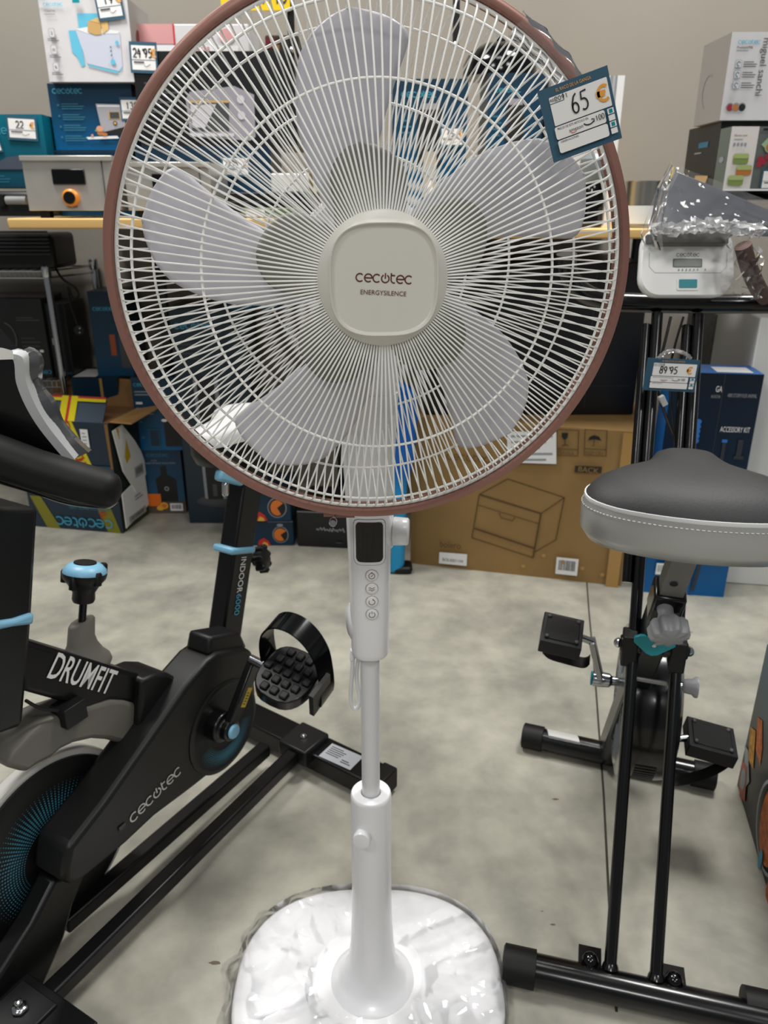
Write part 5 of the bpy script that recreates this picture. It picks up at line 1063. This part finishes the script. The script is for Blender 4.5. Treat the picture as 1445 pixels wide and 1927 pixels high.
# white cabinet and the dark speckled one on the right
mb = MB(); a = fl(1366, 1108); a.y += .02; a.x += .02; zt = at(1436, 600, a.y).z; ex_ = V((.985, -.17, 0)).normalized()
mb.box(a + ex_ * .3 + V((.0, .25, zt / 2)), (.6, .46, zt - .0), mat('white_cabinet', (214, 214, 210), .5), (ex_, V((.17, .985, 0)), UP)); cb_ = mb.obj('white_cabinet', None, a + ex_ * .3, bevel=.004); tag(cb_, 'plain white cabinet side at the right edge of the picture', 'cabinet')
mb = MB(); mb.lathe([(.006, 0), (.006, .003)], fl(1372, 1098) + V((.01, .012, .02)), (-.17, -1, 0), PDG, 12); mb.obj('screw_cap', cb_)
k = carton(1322, 760, 1445, 590, 2.62, .25, mat('speckled_panel', (58, 60, 56), .4, noise=.5, nscale=60), z0=0.0); done(k, 'cabinet', 'dark speckled cabinet behind the tall blue accessory carton', 'cabinet')
# --- right shelf
def coffee(x0, x1, yt, lb, Y):
    k = carton(x0, 420, x1, yt, Y, .2, BL1, z0=ZR); pf = k['front']; pf.logo(.12, .88, .46, PC, wd=.2); pf.rect(.34, .42, .66, .82, PK); pf.rect(.38, .80, .62, .84, PS); pf.rect(.42, .2, .60, .52, mat('print_cream', (170, 164, 150), .5)); pf.poly([(.45, .2), (.58, .2), (.52, .36)], PW); pf.lines(.1, .72, .16, 4, .04, .012, PCD); return k, done(k, 'carton', lb)
k, o = coffee(738, 872, 148, 'blue coffee machine carton right of the fan hub', 2.3); stick(k, '45', .80, .62, .065, .05, 'white price tag on the blue coffee machine carton')
k, o = coffee(908, 1008, 137, 'second blue coffee machine carton, under the black dome', 2.3); k['front'].rect(.72, .35, .92, .75, PG); zc2 = k['z1']
mb = MB(); c = at(940, 130, 2.4); mb.lathe([(.10, 0), (.10, .03), (.085, .06), (.05, .08), (.001, .085)], V((c.x, 2.4, zc2)), (0, 0, 1), BLACK, 32); mb.lathe([(.012, .085), (.012, .10), (.001, .105)], V((c.x, 2.4, zc2)), (0, 0, 1), BLKP, 16); o = mb.obj('dome_lid', None, (c.x, 2.4, zc2)); tag(o, 'black glossy dome lid lying on the second coffee machine carton', 'lid')
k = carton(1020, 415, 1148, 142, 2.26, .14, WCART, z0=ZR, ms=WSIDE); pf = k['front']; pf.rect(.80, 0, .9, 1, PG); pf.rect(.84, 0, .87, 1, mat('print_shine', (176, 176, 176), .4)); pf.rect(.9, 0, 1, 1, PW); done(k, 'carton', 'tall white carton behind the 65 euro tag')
mb = MB(); c = at(1110, 420, 2.1); P0 = V((c.x, 2.12, ZR)); mb.lathe([(.034, 0), (.036, .01), (.034, .09), (.028, .105)], P0, (0, 0, 1), BLACK, 28); kt_ = mb.obj('thermos_jug', None, P0); tag(kt_, 'black and grey jug in front of the tall white carton', 'jug')
mb = MB(); mb.lathe([(.030, .105), (.034, .115), (.033, .16), (.022, .172), (.001, .175)], P0, (0, 0, 1), mat('jug_grey', (120, 126, 126), .3), 28); mb.box(P0 + V((.026, -.02, .16)), (.006, .004, .014), TEAL); mb.obj('jug_top', kt_)
c = at(1212, 400, 2.08); P0 = V((c.x, 2.09, ZR)); ht = at(1212, 340, 2.04).z - ZR
mb = MB(); mb.lathe([(.048, 0), (.05, .006), (.052, ht - .003), (.054, ht), (.051, ht), (.049, ht - .004), (.047, .01), (.001, .008)], P0, (0, 0, 1), mat('pot_steel', (150, 150, 150), .3, metal=.85), 40); pt = mb.obj('steel_pot', None, P0); tag(pt, 'small steel pot with a white paper band on the right shelf', 'pot')
mb = MB(); mb.lathe([(.0515, .010), (.0522, ht * .48)], P0, (0, 0, 1), PAPER, 40, cap=(False, False)); mb.obj('paper_band', pt)
# stack on the right edge
zg = at(1360, 365, 1.95).z
mb = MB(); x0 = at(1345, 400, 1.93).x; mb.box((x0 + .18, 2.06, (ZR + zg) / 2), (.36, .26, zg - ZR), BLKP); g3 = mb.obj('contact_grill', None, (x0 + .18, 2.06, ZR), bevel=.01); tag(g3, 'black contact grill with beige handle under the cartons at right', 'grill')
mb = MB(); mb.box(at(1432, 385, 1.92), (.075, .016, .022), mat('beige_handle', (168, 152, 142), .5)); mb.obj('handle', g3, bevel=.006)
k = carton(1338, 365, 1500, 229, 1.97, .2, BKC, z0=zg + .001); z5 = k['z1']; pf = k['front']; pf.logo(.10, .82, .3, PC, wd=.2); pf.text('VISION', .08, .72, .06, PG, wmax=.12); k['left'].rect(.4, .68, .7, .76, PCD); k['left'].lines(.3, .6, .3, 1, .05, .02, PG); k['left'].rect(.05, .02, .2, .30, PY); k['left'].poly([(.3, .04), (.75, .04), (.85, .26), (.45, .28)], PBR); done(k, 'carton', 'black carton behind the food container carton')
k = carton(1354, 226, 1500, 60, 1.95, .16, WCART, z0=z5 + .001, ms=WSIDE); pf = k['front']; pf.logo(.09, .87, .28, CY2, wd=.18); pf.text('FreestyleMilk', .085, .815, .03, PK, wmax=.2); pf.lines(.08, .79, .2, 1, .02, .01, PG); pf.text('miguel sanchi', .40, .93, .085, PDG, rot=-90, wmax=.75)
for i, v in enumerate((.60, .48, .36)): pf.rr(.09, v, .17, v + .09, .012, PG); pf.rr(.095, v + .005, .165, v + .085, .01, WCART); pf.line(arc(.13, v + .045, .02, 20, 300, 8, .025), .01, PCD); pf.lines(.19, v + .06, .17, 3, .025, .010, PDG)
for i, c_ in enumerate((mat('print_crimson', (150, 30, 50), .5), MATS['print_crust'], PK)): pf.ell(.09 + .075 * i, .15, .052, PG); pf.ell(.09 + .075 * i, .145, .042, c_)
k['left'].line(arc(.4, .4, .2, 60, 250, 10, .2), .02, PG); done(k, 'carton', 'white carton topmost of the stack at right')
k = carton(1360, 352, 1470, 238, 1.90, .06, mat('food_carton', (94, 100, 98), .5), z0=zg + .006, ms=mat('food_carton_side', (96, 106, 98), .5)); pf = k['front']
pf.rect(0, 0, .46, 1, mat('print_ivory', (216, 210, 206), .5)); pf.text('Silicone cover', .06, .85, .03, PDG, wmax=.22); pf.text('containers', .06, .79, .03, PDG, wmax=.15)
for i in range(4): pf.rr(.06 + .06 * i, .70, .10 + .06 * i, .75, .01, PG)
LI = mat('print_lime', (160, 176, 110), .5)
for u, v, c_ in ((.22, .50, PGR), (.30, .32, MATS['print_crust']), (.18, .16, PGR)): pf.rr(u - .13, v - .075, u + .13, v + .08, .03, c_); pf.rr(u - .13, v + .01, u + .13, v + .085, .03, LI)
pf.poly([(.52, .72), (.66, .88), (.74, .86), (.60, .66)], mat('print_pale_green', (150, 176, 140), .5)); pf.ell(.72, .68, .14, MATS['print_pale_green'], .10); pf.ell(.72, .68, .12, MATS['print_crust'], .08)
for u, v in ((.54, .50), (.60, .46), (.53, .42), (.66, .54)): pf.ell(u, v, .05, MATS['print_crimson'])
pf.ell(.78, .40, .08, PO); pf.rect(0, 0, 1, .03, PW); pf.rect(.5, .93, .9, .97, PK); k['left'].ell(.5, .5, .1, PG, .05)
o = done(k, 'carton', 'grey food container carton leaning in front of the black carton'); stick(k, '12', .80, .18, .05, .045, 'price tag on the food container carton at the right edge')
# food carton standing near the camera on the right
fA, fB_ = fl(1387, 1476), fl(1449, 1692); dv = (fB_ - fA).normalized(); fB2 = fA + dv * .42; hh = at(1437, 1212, fA.y).z
mb = MB(); inn = V((-dv.y, dv.x, 0)); inn = inn if inn.x > 0 else -inn; FCm = grad('fryer_carton', [(0, (12, 13, 16)), (.55, (16, 22, 28)), (1, (22, 84, 108))], 0, hh)
cs = [fA, fB2, fB2 + inn * .3, fA + inn * .3]; mb.loft([cs, [p + UP * hh for p in cs]], FCm); Lw = (fB2 - fA).length
pf = PF(mb, fA, dv, UP, Lw, hh, eps=.001, step=.0004); 
pf.poly([(.08, .58), (.15, .62), (.22, .50), (.24, .40), (.15, .42)], mat('print_fries', (176, 90, 30), .6, noise=.4, nscale=90)); pf.poly([(.02, .45), (.10, .50), (.17, .30), (.08, .28)], mat('print_nugget', (182, 128, 36), .6, noise=.4, nscale=90)); pf.poly([(.0, .30), (.06, .32), (.16, .20), (.12, .10), (.05, .22)], PG); pf.poly([(.02, .20), (.10, .24), (.16, .05), (.08, .0), (.04, .06)], mat('print_salmon', (170, 92, 76), .6)); pf.ell(.08, .13, .05, PG, .07); pf.ell(.50, .28, .16, MATS['print_fries'], .22); pf.line(arc(.50, .28, .17, 0, 360, 28, .24), .02, PG, True); pf.rr(.32, .62, .9, .84, .04, PG); pf.rr(.33, .63, .89, .83, .04, PK); pf.ell(.42, .7, .05, mat('print_brick', (150, 50, 40), .6)); pf.logo(.3, .9, .5, PC, wd=.16); pf.ell(.50, .06, .03, PC, .06); pf.ell(.66, .05, .05, MATS['print_fries'], .06)
o = mb.obj('carton', None, fA, smooth=0, bevel=.003); tag(o, 'air fryer carton with fried food pictures standing on the floor at right', 'box')
# --- things hanging from above: yellow sign and black straps
mb = MB(); a, b_ = at(417, 20, 2.3), at(546, 20, 2.3); mb.box((a + b_) / 2 + V((0, 0, .07)), ((b_ - a).x, .006, .14), mat('sign_yellow', (244, 204, 8), .4)); pf = PF(mb, a - V((0, .003, 0)), (1, 0, 0), UP, (b_ - a).x, .14, eps=.0006); pf.text('AVIS', .46, .10, .34, mat('sign_dark', (46, 48, 58), .5), wmax=.5); sg = mb.obj('yellow_sign', None, a, smooth=0); tag(sg, 'yellow hanging sign with dark letters above the fan', 'sign')
for px, y1, lb in ((549, 88, 'black hanging strap beside the yellow sign'), (858, 78, 'black hanging strap right of the fan blade')):
    mb = MB(); p, q = at(px, y1, 2.32), at(px - 4, -60, 2.32); mb.beam(p, q + UP * .3, .018, .006, BLKP, side=V((1, 0, 0))); o = mb.obj('hanging_strap', None, p); tag(o, lb, 'strap'); mb = MB(); mb.lathe([(.001, -.008), (.006, -.005), (.008, 0), (.006, .005), (.001, .008)], p - UP * .006, (0, 0, 1), CHROME, 16); mb.obj('ball_end', o)
